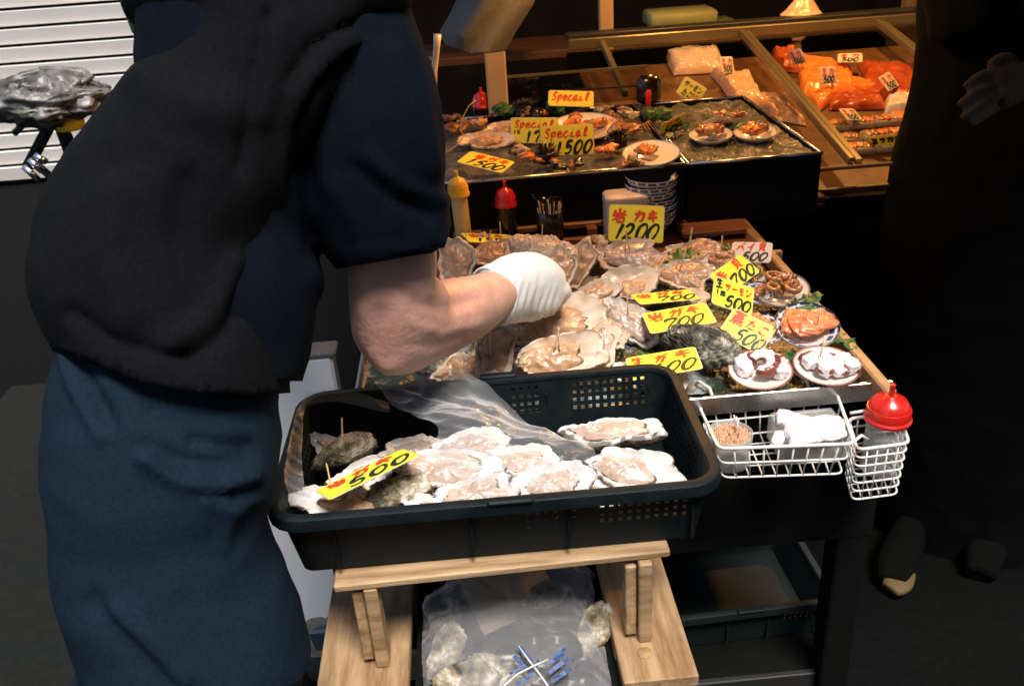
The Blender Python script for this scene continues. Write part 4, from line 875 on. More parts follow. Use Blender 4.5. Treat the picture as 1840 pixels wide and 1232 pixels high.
bottle('red_cap_bottle', 'dark sauce bottle with a red cap behind the oysters', px(913, 432, .93), (0, 0, 1), .088, .0215, M_soy, M_bred, .0215, .014)
bottle('red_cap_bottle', 'dark bottle with a red cap on the rear tray by the lamp tinted post', px(868, 222, 1.03), (0, 0, 1), .055, .022, M_soy, M_bred, .0235, .012)
th = thing('toothpick_glass', 'dark tumbler of toothpicks and clear picks behind the glove', 'glass', px(990, 436, .93))
g = MB(); g.lathe([(0, 0), (.026, 0), (.029, .07), (.0285, .0705), (.0275, .07), (.025, .004), (0, .003)], n=32); g.obj('tumbler', M_soy, th)
for k in range(12):
    a = k*.52; g = MB(); g.tube([(.012*math.cos(a), .012*math.sin(a), .01), (.024*math.cos(a), .024*math.sin(a), .082+.008*math.sin(k*3))], .0009, 5); g.obj('toothpick', M_pick if k % 3 else M_whc, th)
g = MB(); g.lathe([(.018, .066), (.027, .080), (.0265, .084), (.02, .088), (0, .089)], n=20, wob=.5); g.obj('plastic_picks', M_glassd, th)
th = thing('chopping_board', 'worn red brown wooden board at the back of the counter right of the bowls', 'board', px(1280, 412, .922)); g = MB(); g.box((0, 0, .005), (.14, .08, .012), bev=.002); g.obj('board', M_redwood, th, smooth=False)
# ================================================================== REAR TIER
ZT = 1.06
A_ = px(800, 312, ZT); B_ = px(1222, 292, ZT); C_ = px(1482, 279, ZT); D_ = px(1335, 190, ZT)
yf = (B_.y+C_.y)/2; yb = 2.34; xm = (B_.x+px(1240, 291, ZT).x)/2; xl = A_.x-.25; xr = C_.x
def steel_trough(label, x0, x1, y0, y1, z, h):
    th = thing('seafood_tray', label, 'tray', ((x0+x1)/2, (y0+y1)/2, z-h)); W, D = x1-x0, y1-y0
    g = MB(); g.box((0, 0, .002), (W-.004, D-.004, .004), bev=0)
    for s_ in (-1, 1): g.box((0, s_*(D/2-.003), h/2), (W, .004, h)); g.box((s_*(W/2-.003), 0, h/2), (.004, D-.012, h))
    g.obj('walls', M_dark, th, smooth=False)
    g = MB()
    for s_ in (-1, 1): g.tube([(-W/2, s_*D/2, h), (W/2, s_*D/2, h)], .004, 8); g.tube([(s_*W/2, -D/2, h), (s_*W/2, D/2, h)], .004, 8)
    g.obj('rolled_rim', M_steel, th)
    return th
steel_trough('long steel seafood tray of crabs and shells behind the bottles', xl, xm-.004, yf, yb, ZT, .12)
steel_trough('steel tray of grey ice with two small dishes in front of the display case', xm+.004, xr, yf, yb, ZT, .13)
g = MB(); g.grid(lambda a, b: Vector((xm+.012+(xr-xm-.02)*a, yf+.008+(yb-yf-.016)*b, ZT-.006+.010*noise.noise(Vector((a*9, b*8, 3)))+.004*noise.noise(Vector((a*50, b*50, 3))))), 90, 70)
o = one('crushed_ice', 'crushed ice darkened as in dim light filling the right rear tray', 'ice', g, M_dimice); o['kind'] = 'stuff'
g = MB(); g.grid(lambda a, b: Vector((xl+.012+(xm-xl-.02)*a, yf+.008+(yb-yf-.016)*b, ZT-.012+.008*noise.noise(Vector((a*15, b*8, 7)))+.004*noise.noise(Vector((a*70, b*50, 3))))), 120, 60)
o = one('crushed_ice', 'crushed ice darkened as in dim light filling the left rear tray', 'ice', g, M_dimice); o['kind'] = 'stuff'
th = thing('rear_bench', 'dark bench carrying the two rear seafood trays', 'bench', (.25, 2.1, 0))
g = MB(); g.box((0, .02, .46), (1.05, .50, .92), bev=.004); g.obj('bench_body', M_dark, th, smooth=False)
g = MB(); g.box((.0, -.18, .926), (1.06, .06, .012), bev=.002); g.obj('bench_edge', M_redwood, th, smooth=False)
# low wooden rack and slats behind the counter (seen between the bottles)
th = thing('wooden_rack', 'low reddish wooden slatted rack behind the dark sauce bottle', 'rack', px(960, 428, .94))
for k in range(3):
    g = MB(); g.box((0.0, .03*k, -.012+.022*k), (.33, .014, .012), bev=.002); g.obj('slat', M_redwood, th, smooth=False)
for x in (-.12, .12):
    g = MB(); g.box((x, .04, -.004), (.02, .09, .03)); g.obj('upright', M_redwood, th, smooth=False)
ZS = ZT+.004
def heap(label, u, v, z, n, s, spread, m, name, cat, flat=.6, seed=0, m2=None, rough=.5, grp=None):
    P = px(u, v, z); r_ = random.Random(seed); th = thing(name, label, cat, P, grp)
    for k in range(n):
        blob(th, 'piece', m if (k % 3 or not m2) else m2, (r_.uniform(-spread, spread), r_.uniform(-spread*.7, spread*.7), r_.uniform(0, s*.6)), (s*r_.uniform(.6, 1.2), s*r_.uniform(.5, .9), s*flat*r_.uniform(.6, 1.1)), (r_.uniform(-20, 20), r_.uniform(-20, 20), r_.uniform(0, 180)), seed+k, rough, 12)
    return th
def urchin(label, u, v, z, r, seed):
    P = px(u, v, z); th = thing('sea_urchin', label, 'sea urchin', P, 'shellfish on the rear tray'); r_ = random.Random(seed)
    blob(th, 'body', M_soy, (0, 0, r*.4), (r, r, r*.6), seed=seed)
    g = MB()
    for k in range(110):
        a = r_.uniform(0, 6.28); e = r_.uniform(-.1, 1.2); d = Vector((math.cos(a)*math.cos(e), math.sin(a)*math.cos(e), math.sin(e)))
        g.tube([d*r*.8+Vector((0, 0, r*.4)), d*r*r_.uniform(1.3, 1.7)+Vector((0, 0, r*.4))], [.0012, .0003], 4)
    g.obj('spines', M_soy, th); return th
def crab(label, u, v, z, s, ang, m, seed):
    P = px(u, v, z); th = thing('crab', label, 'crab', P, 'shellfish on the rear tray'); th.rotation_euler = (0, 0, R_(ang)); r_ = random.Random(seed)
    blob(th, 'carapace', m, (0, 0, s*.3), (s, s*.75, s*.35), seed=seed, rough=.3)
    for sd in (-1, 1):
        for k in range(4):
            y = (k-1.5)*s*.35; g = MB()
            g.tube([(sd*s*.7, y, s*.3), (sd*s*1.5, y*1.6, s*(.75+.1*r_.random())), (sd*s*2.1, y*2.1, s*.1)], [s*.12, s*.10, s*.03], 8); g.obj('leg', m, th)
        g = MB(); g.tube([(sd*s*.5, -s*.6, s*.3), (sd*s*1.0, -s*1.2, s*.55), (sd*s*.5, -s*1.7, s*.4), (sd*s*.2, -s*1.9, s*.3)], [s*.14, s*.2, s*.22, s*.04], 8); g.obj('claw', m, th)
    return th
crab('brown crab with raised legs at the left end of the rear tray', 812, 235, ZS, .026, 20, M_brown, 1)
oyster('big tan scallop shell behind the tilted yellow card on the rear tray', 868, 250, ZT+.01, 98, 4, 30, 0, .5, 61, nac=M_nacre2, shell=M_shell, meatscale=.5, pick=0, group='shellfish on the rear tray')
oyster('flat tan oyster left behind the cards on the rear tray', 905, 232, ZT+.01, 80, 4, 40, 0, .5, 62, nac=M_nacre2, shell=M_shell, meatscale=.5, pick=0, group='shellfish on the rear tray')
urchin('dark sea urchin left of the upright rear card', 940, 208, ZS, .024, 3); urchin('dark sea urchin under the front pair of rear cards', 980, 290, ZS, .024, 4); urchin('dark sea urchin between the rear plates', 1108, 262, ZS, .022, 5)
heap('orange roe lump in front of the leftmost special card', 955, 286, ZS+.008, 6, .012, .022, M_orange, 'sea_urchin_roe', 'roe', seed=3, grp='shellfish on the rear tray')
heap('orange roe lump right of the 1500 special card', 1085, 270, ZS+.008, 6, .012, .020, M_orange, 'sea_urchin_roe', 'roe', seed=4, grp='shellfish on the rear tray')
t8, r, dp, M = bowl('large tan plate of ribbed shellfish beneath the upright rear card', 1050, 225, ZS+.014, 62, 'plate', tilt=8, checks=False, group='rear plates of seafood', name='seafood_plate')
for k in range(8): curl(t8, 'prawn', M_brown if k % 2 else M_orange, (-.03+.009*k, rn.uniform(-.02, .02), .008), .014, .006, 40*k, 40*k+190, .8, k)
t9, r, dp, M = bowl('pale plate of shellfish at the front right corner of the left rear tray', 1170, 273, ZS+.012, 52, 'plate', tilt=10, checks=False, group='rear plates of seafood', name='seafood_plate')
for k in range(5): blob(t9, 'clam_piece', M_brown, (-.022+.006*k, rn.uniform(-.012, .012), .004), (.012, .009, .007), (0, 0, 40*k), 90+k, .4, 12, M_orange)
crab('orange brown crab with thin legs behind the front right rear plate', 1135, 235, ZS, .024, -30, M_brown, 2)
t10, r, dp, M = bowl('small dish heaped with tan seafood, left one of the two on the right rear tray', 1277, 240, ZS+.01, 40, tilt=6, checks=False, group='rear dishes on grey ice', name='seafood_plate')
for k in range(7): blob(t10, 'seafood_piece', M_meat if k % 2 else M_brown, (rn.uniform(-.02, .02), rn.uniform(-.016, .016), .004+.002*k), (.014, .010, .008), (0, 0, 40*k), 100+k, .4, 12)
t11, r, dp, M = bowl('small dish of red orange seafood, right one on the right rear tray', 1357, 236, ZS+.01, 40, tilt=6, checks=False, group='rear dishes on grey ice', name='seafood_plate')
for k in range(8): blob(t11, 'seafood_piece', M_orange if k % 2 else M_brown, (rn.uniform(-.022, .022), rn.uniform(-.016, .016), .004+.001*k), (.012, .009, .007), (0, 0, 40*k), 110+k, .4, 12)
heap('green seaweed clump beside the front right rear plate', 1180, 210, ZS+.01, 7, .018, .024, M_leaf, 'seaweed', 'seaweed', seed=8, grp='seaweed clumps'); heap('green seaweed clump at the foot of the lamp tinted post', 905, 200, ZS+.01, 6, .018, .022, M_leaf, 'seaweed', 'seaweed', seed=9, grp='seaweed clumps')
heap('dark seaweed clump along the back of the left rear tray', 1010, 192, ZS+.01, 10, .022, .075, M_leaf, 'seaweed', 'seaweed', seed=10, m2=M_soy, grp='seaweed clumps')
heap('brown whelk shells heaped at the back centre of the left rear tray', 1120, 205, ZS+.01, 8, .018, .05, M_shell, 'whelk_shells', 'shells', seed=12, m2=M_brown)
heap('grey clams heaped behind the tilted 1500 card', 960, 232, ZS+.01, 7, .018, .05, M_shell, 'clam_shells', 'shells', seed=14, m2=M_shellg)
for k, (lb, u, v, m, m2) in enumerate([('brown shellfish heap at the far left of the rear tray', 800, 215, M_brown, M_meat), ('tan clams below the leftmost special card', 930, 272, M_meat, M_shell), ('dark mussels at the front edge of the left rear tray', 1020, 296, M_soy, M_brown),
  ('orange prawns heaped right of the specail card', 1090, 222, M_orange, M_brown), ('brown snail shells right of the small sea urchin', 1140, 290, M_shell, M_brown), ('tan and orange shellfish between crab and roe', 850, 222, M_meat, M_orange), ('brown prawns at the back left of the rear tray', 960, 205, M_brown, M_orange), ('small green and brown heap by the propped 500 card', 1225, 232, M_leaf, M_brown), ('brown shellfish at the back of the grey ice', 1310, 208, M_brown, M_meat), ('green garnish between the two small rear dishes', 1318, 232, M_leaf, M_leaf)]):
    heap(lb, u, v, ZS+.004, 7, .012, .03, m, 'seafood_heap', 'seafood', seed=40+k, m2=m2, grp='seafood heaps on the rear trays')
spc = [('r', 'Special', .08, .60, .105, .28, .012, .015, .15)]
card('warm yellow card reading specail alone, standing at the back of the rear tray', [(984, 162), (1068, 164), (1069, 193), (983, 190)], ZS+.04, [('r', 'Specail', .08, .36, .105, .5, .012, .018, .15)], M_yelb, .105, .040, group='rear price cards')
card('warm yellow special card partly covered by the 1500 special card', [(916, 212), (1005, 211), (1004, 258), (919, 257)], ZS+.02, spc+[('b', '1k', .04, .36, .08, .16, .01, .010, .1), ('b', '1700', .28, .06, .14, .42, .05, .022, .25)], M_yelb, .115, .058, group='rear price cards')
card('warm yellow 1500 special card, frontmost of the upright rear cards', [(969, 227), (1066, 222), (1068, 277), (974, 282)], ZS+.02, spc+[('b', '1P', .05, .26, .07, .18, .01, .011, .1), ('b', '1500', .24, .06, .14, .42, .04, .022, .3)], M_yelb, .118, .066, group='rear price cards')
card('warm yellow 1500 card lying tilted at the left end of the rear tray', [(846, 271), (927, 291), (902, 311), (818, 291)], ZS+.02, [('r', '岩ガキ', .2, .56, .2, .36, .06, .022, .1), ('b', '1500', .12, .08, .17, .42, .03, .022, .3)], M_yelb, .1, .062, group='rear price cards')
card('small warm yellow 500 card propped at a slant left of the small rear dishes', [(1188, 224), (1232, 204), (1228, 224), (1186, 246)], ZS+.02, [('r', 'カキ', .2, .56, .26, .3, .06, .024, .1), ('b', '500', .14, .08, .2, .42, .04, .026, .3)], M_yelb, .07, .042, group='rear price cards')
card('white card with faded writing lying behind the small rear dishes', [(1300, 205), (1330, 224), (1300, 234), (1252, 222)], ZS+.02, [('r', 'バイ', .2, .5, .26, .3, .06, .024, .1), ('b', '500', .2, .08, .2, .36, .04, .026, .3)], M_whc, .07, .042, group='rear price cards')
# glass screen on the rear tray
th = thing('glass_screen', 'smoky glass screen with a bright top edge behind the rear cards', 'screen', (0, 0, 0))
a = px(915, 200, ZT); b = px(1175, 190, ZT); hh = py(925, 142, a.y).z-ZT
g = MB(); g.box(((a.x+b.x)/2, a.y+.02, ZT+hh/2), (b.x-a.x, .005, hh)); g.obj('pane', M_glassd, th, smooth=False)
g = MB(); g.box(((a.x+b.x)/2, a.y+.02, ZT+hh+.003), (b.x-a.x, .009, .006)); g.obj('top_edge', M_alu, th, smooth=False)
g = MB(); g.box(((a.x+b.x)/2+.05, a.y+.03, ZT+hh*.42), (.22, .006, .005)); g.obj('lower_bar', M_alu, th, smooth=False)
th = thing('black_holder', 'black rounded box standing at the right end of the glass screen', 'box', px(1168, 190, ZT))
g = MB(); g.box((.0, .02, .036), (.062, .03, .075), bev=.012); g.obj('case', M_soy, th); g = MB(); g.box((-.005, .0, .02), (.014, .012, .04), bev=.003); g.obj('peg', M_bred, th)

# ================================================================== DISPLAY CASE
def gz(y): return .985+.172*(y-1.93)
x0, x1, ya, yb2 = .33, 1.75, 1.93, 2.82
th = thing('display_case', 'refrigerated seafood display case with sloping glass and brass tinted frame', 'display case', (1.0, 2.4, 0)); DC = th
def Dp(o): o.location = -Vector(th.location); return o
def bar(p, q, w_, h, m, nm='mullion'):
    p = Vector(p); q = Vector(q); X = (q-p).normalized(); Z = Vector((0, 0, 1)); Y = Z.cross(X).normalized(); Z = X.cross(Y); g = MB(); g.box((p+q)/2, ((q-p).length, w_, h), basis(X, Y, Z), bev=.002); return Dp(g.obj(nm, m, DC, smooth=False))
for x in (.86, 1.275): bar((x-.008, ya+.01, gz(ya)+.004), (x-.008, yb2-.01, gz(yb2)+.004), .013, .02, M_alu); bar((x+.010, ya+.01, gz(ya)+.002), (x+.010, yb2-.01, gz(yb2)+.002), .016, .014, M_alu)
bar((.43, 2.42, gz(2.42)+.004), (.43, yb2-.01, gz(yb2)+.004), .016, .02, M_alu)
bar((x0, yb2, gz(yb2)+.006), (x1, yb2, gz(yb2)+.006), .018, .03, M_alu, 'top_rail'); bar((x0, yb2+.05, gz(yb2)+.02), (x1, yb2+.05, gz(yb2)+.02), .06, .02, M_steeld, 'top_rail')
bar((.70, ya, gz(ya)-.004), (x1, ya, gz(ya)-.004), .010, .008, M_alu, 'front_rail'); bar((.70, ya-.008, gz(ya)-.05), (x1, ya-.008, gz(ya)-.05), .01, .006, M_steel, 'front_rail')
g = MB(); g.box((1.245, ya+.02, .46), (1.01, .03, .90)); g.box((1.04, yb2+.05, .56), (1.42, .03, 1.1)); g.box((x1, 2.38, .5), (.03, .88, .98)); Dp(g.obj('case_body', M_dark, th, smooth=False))
g = MB(); g.box((1.05, 2.39, gz(2.39)-.078), (1.38, .86, .02), basis(Vector((1, 0, 0)), Vector((0, 1, .172)).normalized(), Vector((0, -.172, 1)).normalized())); Dp(g.obj('case_floor', mat('case floor liner', (.10, .05, .02), .4, (.2, .10, .04), 20, 3, .001, 60), th, smooth=False))
def pane(x0, x1, y0, y1):
    g = MB(); g.add([(x0, y0, gz(y0)), (x1, y0, gz(y0)), (x1, y1, gz(y1)), (x0, y1, gz(y1))], [(0, 1, 2, 3)]); Dp(g.obj('glass_pane', M_glass, th, smooth=False))
pane(.745, .848, 1.94, 2.35); pane(.44, .848, 2.36, 2.81); pane(.88, 1.26, 1.94, 2.81); pane(1.295, 1.74, 1.94, 2.81)
ZC = .90
def pc(u, v, dz=-.055):
    N = Vector((0, -.172, 1)).normalized(); return isect(u, v, Vector((1, 1.93, .985+dz)), N)
def slab_(label, cor, z, m, h=.02, name='fish_fillet', cat='fish', grp='fish in the display case', n=1.0, seed=0):
    P = [pc(u, v, -.062+(z-.90)) for u, v in cor]; c = sum(P, Vector())/len(P); g = MB(); N_ = 40; vs = []
    # rounded slab over the polygon, with an uneven top
    tl, tr, br, bl = P
    def fn(a, b):
        p = tl.lerp(tr, a).lerp(bl.lerp(br, a), b); e = min(a, 1-a, b, 1-b); k = min(1, e*8)**.5
        q = p*30; return p-c+Vector((0, 0, h*k*(1+.35*noise.noise(q+Vector((seed, 0, 0)))+.15*noise.noise(q*3))-.002))+Vector((noise.noise(q*.5)*.008, noise.noise(q*.5+Vector((5, 5, 5)))*.008, 0))
    g.grid(fn, N_, N_); o = g.obj(name, m, None); o.location = c; return tag(o, label, cat, grp)
M_fish = mat('tungsten tinted salmon fillet', (.85, .20, .03), .3, (.95, .34, .08), 30, 3, .0015, 50, coat=.3)  # salmon made more orange, tungsten light put into its colour
M_fishp = mat('pink fish fillet', (.75, .42, .26), .3, (.82, .52, .36), 30, 3, .0015, 50, coat=.3)
M_fishd = mat('dark red tuna', (.35, .05, .02), .3, (.5, .1, .03), 30, 3, .0015, 50, coat=.3)
slab_('large bright orange salmon side in the right bay of the display case', [(1430, 100), (1530, 128), (1540, 170), (1440, 175)], ZC, M_fish, .03, seed=1)
slab_('narrow tail of orange salmon running down towards the case front', [(1440, 165), (1500, 168), (1490, 185), (1470, 200)], ZC, M_fish, .022, seed=2)
slab_('thin orange salmon strip right of the large salmon side', [(1520, 145), (1600, 155), (1600, 166), (1520, 165)], ZC, M_fish, .018, seed=3)
slab_('dark red tuna block at the far right of the display case', [(1540, 115), (1655, 120), (1655, 185), (1570, 182)], ZC, M_fishd, .025, seed=4)
slab_('pink fish fillets on a tray in the left bay of the display case', [(1275, 133), (1345, 140), (1378, 190), (1320, 190)], ZC, M_fishp, .03, seed=5)
slab_('brown red fish behind the large salmon side', [(1385, 95), (1425, 90), (1440, 130), (1405, 128)], ZC, M_fishd, .025, seed=6)
slab_('dark red fish slices below the salmon strip', [(1490, 172), (1595, 172), (1590, 195), (1490, 196)], ZC, M_fishd, .02, seed=7)
slab_('pale white fish portions at the lower right of the display case', [(1590, 186), (1655, 186), (1645, 212), (1592, 212)], ZC, M_china, .035, seed=8)
slab_('orange prawns heap at the lower right corner of the case', [(1600, 205), (1650, 205), (1640, 225), (1600, 225)], ZC, M_orange, .02, seed=9)
slab_('tan fish row along the front of the left bay', [(1345, 170), (1400, 175), (1450, 225), (1390, 215)], ZC, M_meat, .02, seed=10)
slab_('plastic wrapped fish packs in the back of the left bay', [(1195, 100), (1290, 92), (1300, 128), (1210, 135)], ZC, M_fishp, .03, seed=11, name='fish_pack')
slab_('shiny film over the wrapped fish packs in the left bay', [(1200, 90), (1290, 84), (1305, 125), (1215, 132)], ZC+.04, M_film, .012, seed=12, name='film_wrap', cat='film wrap', grp=None)
for k, (u, v) in enumerate([(1500, 232), (1545, 226), (1590, 222), (1520, 255), (1570, 250), (1605, 246), (1545, 272), (1590, 268)]):
    blob_t = thing('food_pack', 'row of shallow packs at the front of the right bay of the display case', 'food pack', pc(u, v, -.062), 'packs along the case front')
    blob_t.rotation_euler = (math.atan(.172), 0, 0)
    g = MB(); g.box((0, 0, .008), (.062, .045, .016), bev=.004); g.obj('tray', M_clear, blob_t)
    for q in range(3): blob(blob_t, 'filling', (M_orange, M_meat, M_brown)[(k+q) % 3], (-.018+.018*q, 0, .014), (.011, .017, .007), (0, 0, 10), k*3+q, .4, 10)
wr = [('r', '生', .1, .50, .3, .4, .06, .03, .1), ('r', 'カ', .55, .5, .3, .4, .06, .03, .1), ('b', '500', .14, .08, .2, .36, .04, .03, .2)]
for lb, cor, m, ln in [
  ('yellow card turned diamond wise inside the left bay of the case', [(1232, 136), (1277, 158), (1252, 190), (1208, 168)], M_yelb, [('b', 'サーモン', .1, .55, .18, .3, .03, .024, .1), ('b', 'たこ', .2, .1, .2, .34, .03, .026, .1), ('r', '500', .6, .1, .12, .3, .02, .02, .1)]),
  ('white card at the top left of the salmon side', [(1415, 92), (1438, 88), (1450, 112), (1426, 118)], M_whc, wr), ('white card stuck in the middle of the salmon side', [(1472, 118), (1502, 118), (1502, 151), (1478, 154)], M_whc, wr),
  ('white card leaning right on the dark tuna', [(1576, 137), (1596, 127), (1618, 155), (1598, 167)], M_whc, wr), ('cream card with small writing at the front of the right bay', [(1510, 198), (1535, 196), (1546, 212), (1522, 215)], M_whc, wr),
  ('long white card at the back of the right bay', [(1502, 96), (1552, 96), (1556, 112), (1500, 112)], M_whc, wr), ('orange card behind the pink fillets in the left bay', [(1293, 102), (1316, 102), (1320, 130), (1298, 132)], M_whc, wr),
  ('yellow strip card of black writing along the case front', [(1562, 248), (1624, 240), (1626, 256), (1566, 264)], M_yelb, [('b', '生サカキ', .05, .3, .18, .5, .04, .03, .1)])]:
    card(lb, cor, pc(cor[0][0], cor[0][1], -.03).z, ln, m, .06 if 'strip' not in lb else .09, .045 if 'strip' not in lb else .03, group='cards inside the display case')
# things on and behind the case
slab_('tied plastic bag of orange peel coloured food on top of the case', [(1398, 30), (1478, 30), (1478, 44), (1398, 42)], 1.20, M_fishp, .0, name='x') if 0 else None
th = thing('tied_bag', 'knotted plastic bag of orange food standing on top of the display case', 'bag', py(1440, 42, 2.92)); 
g = MB()
def tb_(a, b):
    an = a*6.2832; h = b; r = .065*(1-.72*max(0, (h-.35)/.65)**.7) if h > .35 else .065*(.8+.2*(h/.35)); r *= 1+.12*noise.noise(Vector((math.cos(an)*2, math.sin(an)*2, h*4)))+.05*math.sin(an*9)*h
    return Vector((r*math.cos(an), r*.7*math.sin(an), h*.085))
g.grid(tb_, 60, 24); g.obj('bag_body', M_fishp, th); g = MB(); g.lathe([(.014, .08), (.010, .092), (.02, .112), (.016, .118)], n=16, wob=.5); g.obj('knot', M_cream, th)
P = py(1221, 30, 3.4); g = MB(); g.box((0, 0, 0), (.24, .16, .05), bev=.01); o = one('shallow_box', 'pale green shallow box on the dark shelf behind the case', 'box', g, mat('pale green plastic', (.30, .34, .16), .5, (.26, .28, .12), 9, 3)); o.location = P
P = py(1290, 40, 3.4); g = MB(); g.box((0, 0, 0), (.10, .14, .025), bev=.006); o = one('shallow_box', 'darker low green box right of the pale green box on the shelf', 'box', g, mat('dim green plastic', (.10, .12, .06), .5)); o.location = P
P = py(1290, 62, 3.4); g = MB(); g.box((.5, .0, 0), (2.6, .32, .03), bev=.004); o = one('wall_shelf', 'dark shelf carrying the green boxes behind the display case', 'shelf', g, M_darkwood, smooth=False); o.location = Vector((P.x-.3, 3.4, P.z))
a = py(1089, 62, 3.0); g = MB(); g.box((a.x, 3.0, 1.3), (.044, .03, 1.9), bev=.003); one('wooden_post', 'slim tan wooden post rising behind the display case', 'post', g, M_tan, smooth=False)
a = py(1655, 0, 3.3); g = MB(); g.box((a.x, 3.3, 1.3), (.12, .05, 1.9), bev=.003); one('grey_post', 'broad dull brown post at the right behind the display case', 'post', g, mat('brown grey post', (.16, .11, .07), .7), smooth=False)
a = px(897, 205, ZT); g = MB(); g.box((a.x, a.y+.02, ZT+.16), (.052, .03, .42), bev=.004); one('lamp_tinted_post', 'white upright board tinted lamplight tan at the left end of the glass screen', 'post', g, M_tan, smooth=False)
g = MB(); z_ = 1.32
def cloth(a, b):
    ctl = [[(838, -40), (900, -40), (975, -40)], [(815, 18), (880, 20), (955, 8)], [(792, 60), (860, 70), (925, 55)], [(802, 78), (850, 98), (905, 90)]]
    r_ = b*3; k = min(int(r_), 2); f_ = r_-k; c = a*2; k2 = min(int(c), 1); f2 = c-k2
    def pt(i, j): return Vector((*ctl[i][j], 0))
    p = pt(k, k2).lerp(pt(k, k2+1), f2).lerp(pt(k+1, k2).lerp(pt(k+1, k2+1), f2), f_)
    return py(p.x, p.y, 2.02+.07*math.sin(a*math.pi)*-1+.012*math.sin(a*11+b*3))
g.grid(cloth, 40, 40); o = g.obj('grey_cover', M_grey, None, solid=.008); tag(o, 'hanging grey canvas cover with a seam at the top behind the sleeve', 'cover')
th = thing('pink_hanger', 'thin pink plastic hanger with a ring beside the shoulder', 'hanger', py(785, 60, 1.8))
g = MB(); o_ = Vector(th.location); g.tube([py(786, 62, 1.8)-o_, py(785, 85, 1.8)-o_, py(780, 130, 1.8)-o_, py(777, 170, 1.8)-o_], [.008, .006, .006, .009], 10); g.obj('rod', M_nacre2, th)
g = MB(); c = py(772, 116, 1.8)-o_; g.tube([c+Vector((.010*math.cos(k*.7), 0, .012*math.sin(k*.7))) for k in range(9)], .003, 8, closed=True); g.obj('ring', M_nacre2, th)
g = MB(); pts = [py(u, v, 2.0) for u, v in [(855, 180), (843, 190), (832, 210), (826, 232), (834, 245), (822, 260), (806, 272), (793, 278), (780, 276)]]
g.tube(pts, .0011, 6); tag(g.obj('thin_cord', M_cream), 'thin pale cord looping down in front of the red cap on the rear tray', 'cord')
# shoji-like open door panel dark at left, lamps
def lamp(x, y, z, e, nm):
    th = thing('pendant_lamp', nm, 'lamp', (x, y, z), 'warm lamps over the seafood'); g = MB(); g.lathe([(0, -.05), (.025, -.042), (.036, -.02), (.032, .005), (.016, .03), (.014, .05)], n=24)
    g.obj('bulb', mat('warm bulb', (1, .6, .25), .4, emit=(1, .58, .22, 12)), th)
    g = MB(); g.lathe([(.014, .06), (.03, .065), (.12, -.10), (.122, -.10), (.032, .06), (.014, .055)], n=32); g.obj('lamp_shade', M_dark, th)
    g = MB(); g.tube([(0, 0, .06), (0, 0, 2.22-z)], .004, 6); g.obj('cord', M_rubber, th)
    l = bpy.data.lights.new('bulb_light', 'POINT'); l.energy = e; l.color = (1, .46, .12); l.shadow_soft_size = .02; lo = bpy.data.objects.new('bulb_light', l); COL.objects.link(lo); lo.parent = th; lo.location = (0, 0, -.075)
lamp(.34, 1.74, 1.72, 9, 'warm bulb hanging over the left rear tray'); lamp(1.15, 2.45, 1.9, 24, 'warm bulb hanging over the right bay of the display case'); lamp(.75, 2.75, 1.95, 12, 'warm bulb hanging over the left bay of the display case')

# ================================================================== LEFT BACKGROUND
th = thing('foam_panel', 'white foam panel on a blue base between the person and the counter', 'panel', (-.46, 1.66, 0))
g = MB(); g.box((0, 0, .42), (.31, .05, .70), bev=.006); g.obj('foam_sheet', M_white, th, smooth=False)
g = MB(); g.box((0, .005, .035), (.32, .10, .07), bev=.006); g.obj('blue_base', M_blueb, th, smooth=False)
g = MB(); g.box((.004, 0, .775), (.318, .056, .012), bev=.003); g.obj('top_edge', M_grey, th, smooth=False)
th = thing('round_bucket', 'small grey round bucket on the ground in front of the white foam panel', 'bucket', px(590, 1195, 0)); g = MB(); g.lathe([(0, 0), (.05, 0), (.062, .09), (.066, .095), (.06, .095), (.05, .01), (0, .01)], n=32); g.obj('bucket_body', M_grey, th)
g = MB(); a = py(540, 660, 1.12); g.box((a.x, 1.12, .45), (.017, .017, .93), bev=.003); one('dark_post', 'thin dark post in front of the white foam panel', 'post', g, M_dark, smooth=False)
# bicycle
bk = thing('bicycle', 'parked black bicycle with a plastic wrapped front basket and yellow lamp by the white wall', 'bicycle', (-1.42, 3.5, 0))
def W_(u, v, y=3.5): return py(u, v, y)-Vector(bk.location)
hb = W_(105, 190); wh = Vector((.22, -.1, .30))
g = MB(); g.tube([wh+Vector((.31*math.cos(k*math.pi/20)*.35, .31*math.cos(k*math.pi/20)*.94, .31*math.sin(k*math.pi/20))) for k in range(40)], .018, 8, closed=True); wl = g.obj('wheel', M_rubber, bk)
g = MB()
for k in range(12): a = k*math.pi/6; g.tube([wh, wh+Vector((.3*math.cos(a)*.35, .3*math.cos(a)*.94, .3*math.sin(a)))], .0015, 4)
g.obj('spokes', M_chrome, wl)
w2 = wh+Vector((.35, 1.0, 0)); g = MB(); g.tube([w2+Vector((.31*math.cos(k*math.pi/20)*.35, .31*math.cos(k*math.pi/20)*.94, .31*math.sin(k*math.pi/20))) for k in range(40)], .018, 8, closed=True); g.obj('wheel', M_rubber, bk)
g = MB(); g.tube([W_(100, 205), W_(70, 262), W_(50, 300)], .022); g.tube([W_(100, 205), W_(122, 245), W_(128, 262)], .018); g.tube([wh+Vector((-.04, 0, 0)), W_(60, 290)], .015); g.tube([W_(100, 215), W_(140, 330), w2], .016); g.obj('frame', M_rubber, bk)
g = MB(); g.tube([W_(170, 168), W_(140, 178), W_(105, 190), W_(60, 205), W_(25, 240)], .013); g.obj('handlebar', M_chrome, bk)
g = MB()
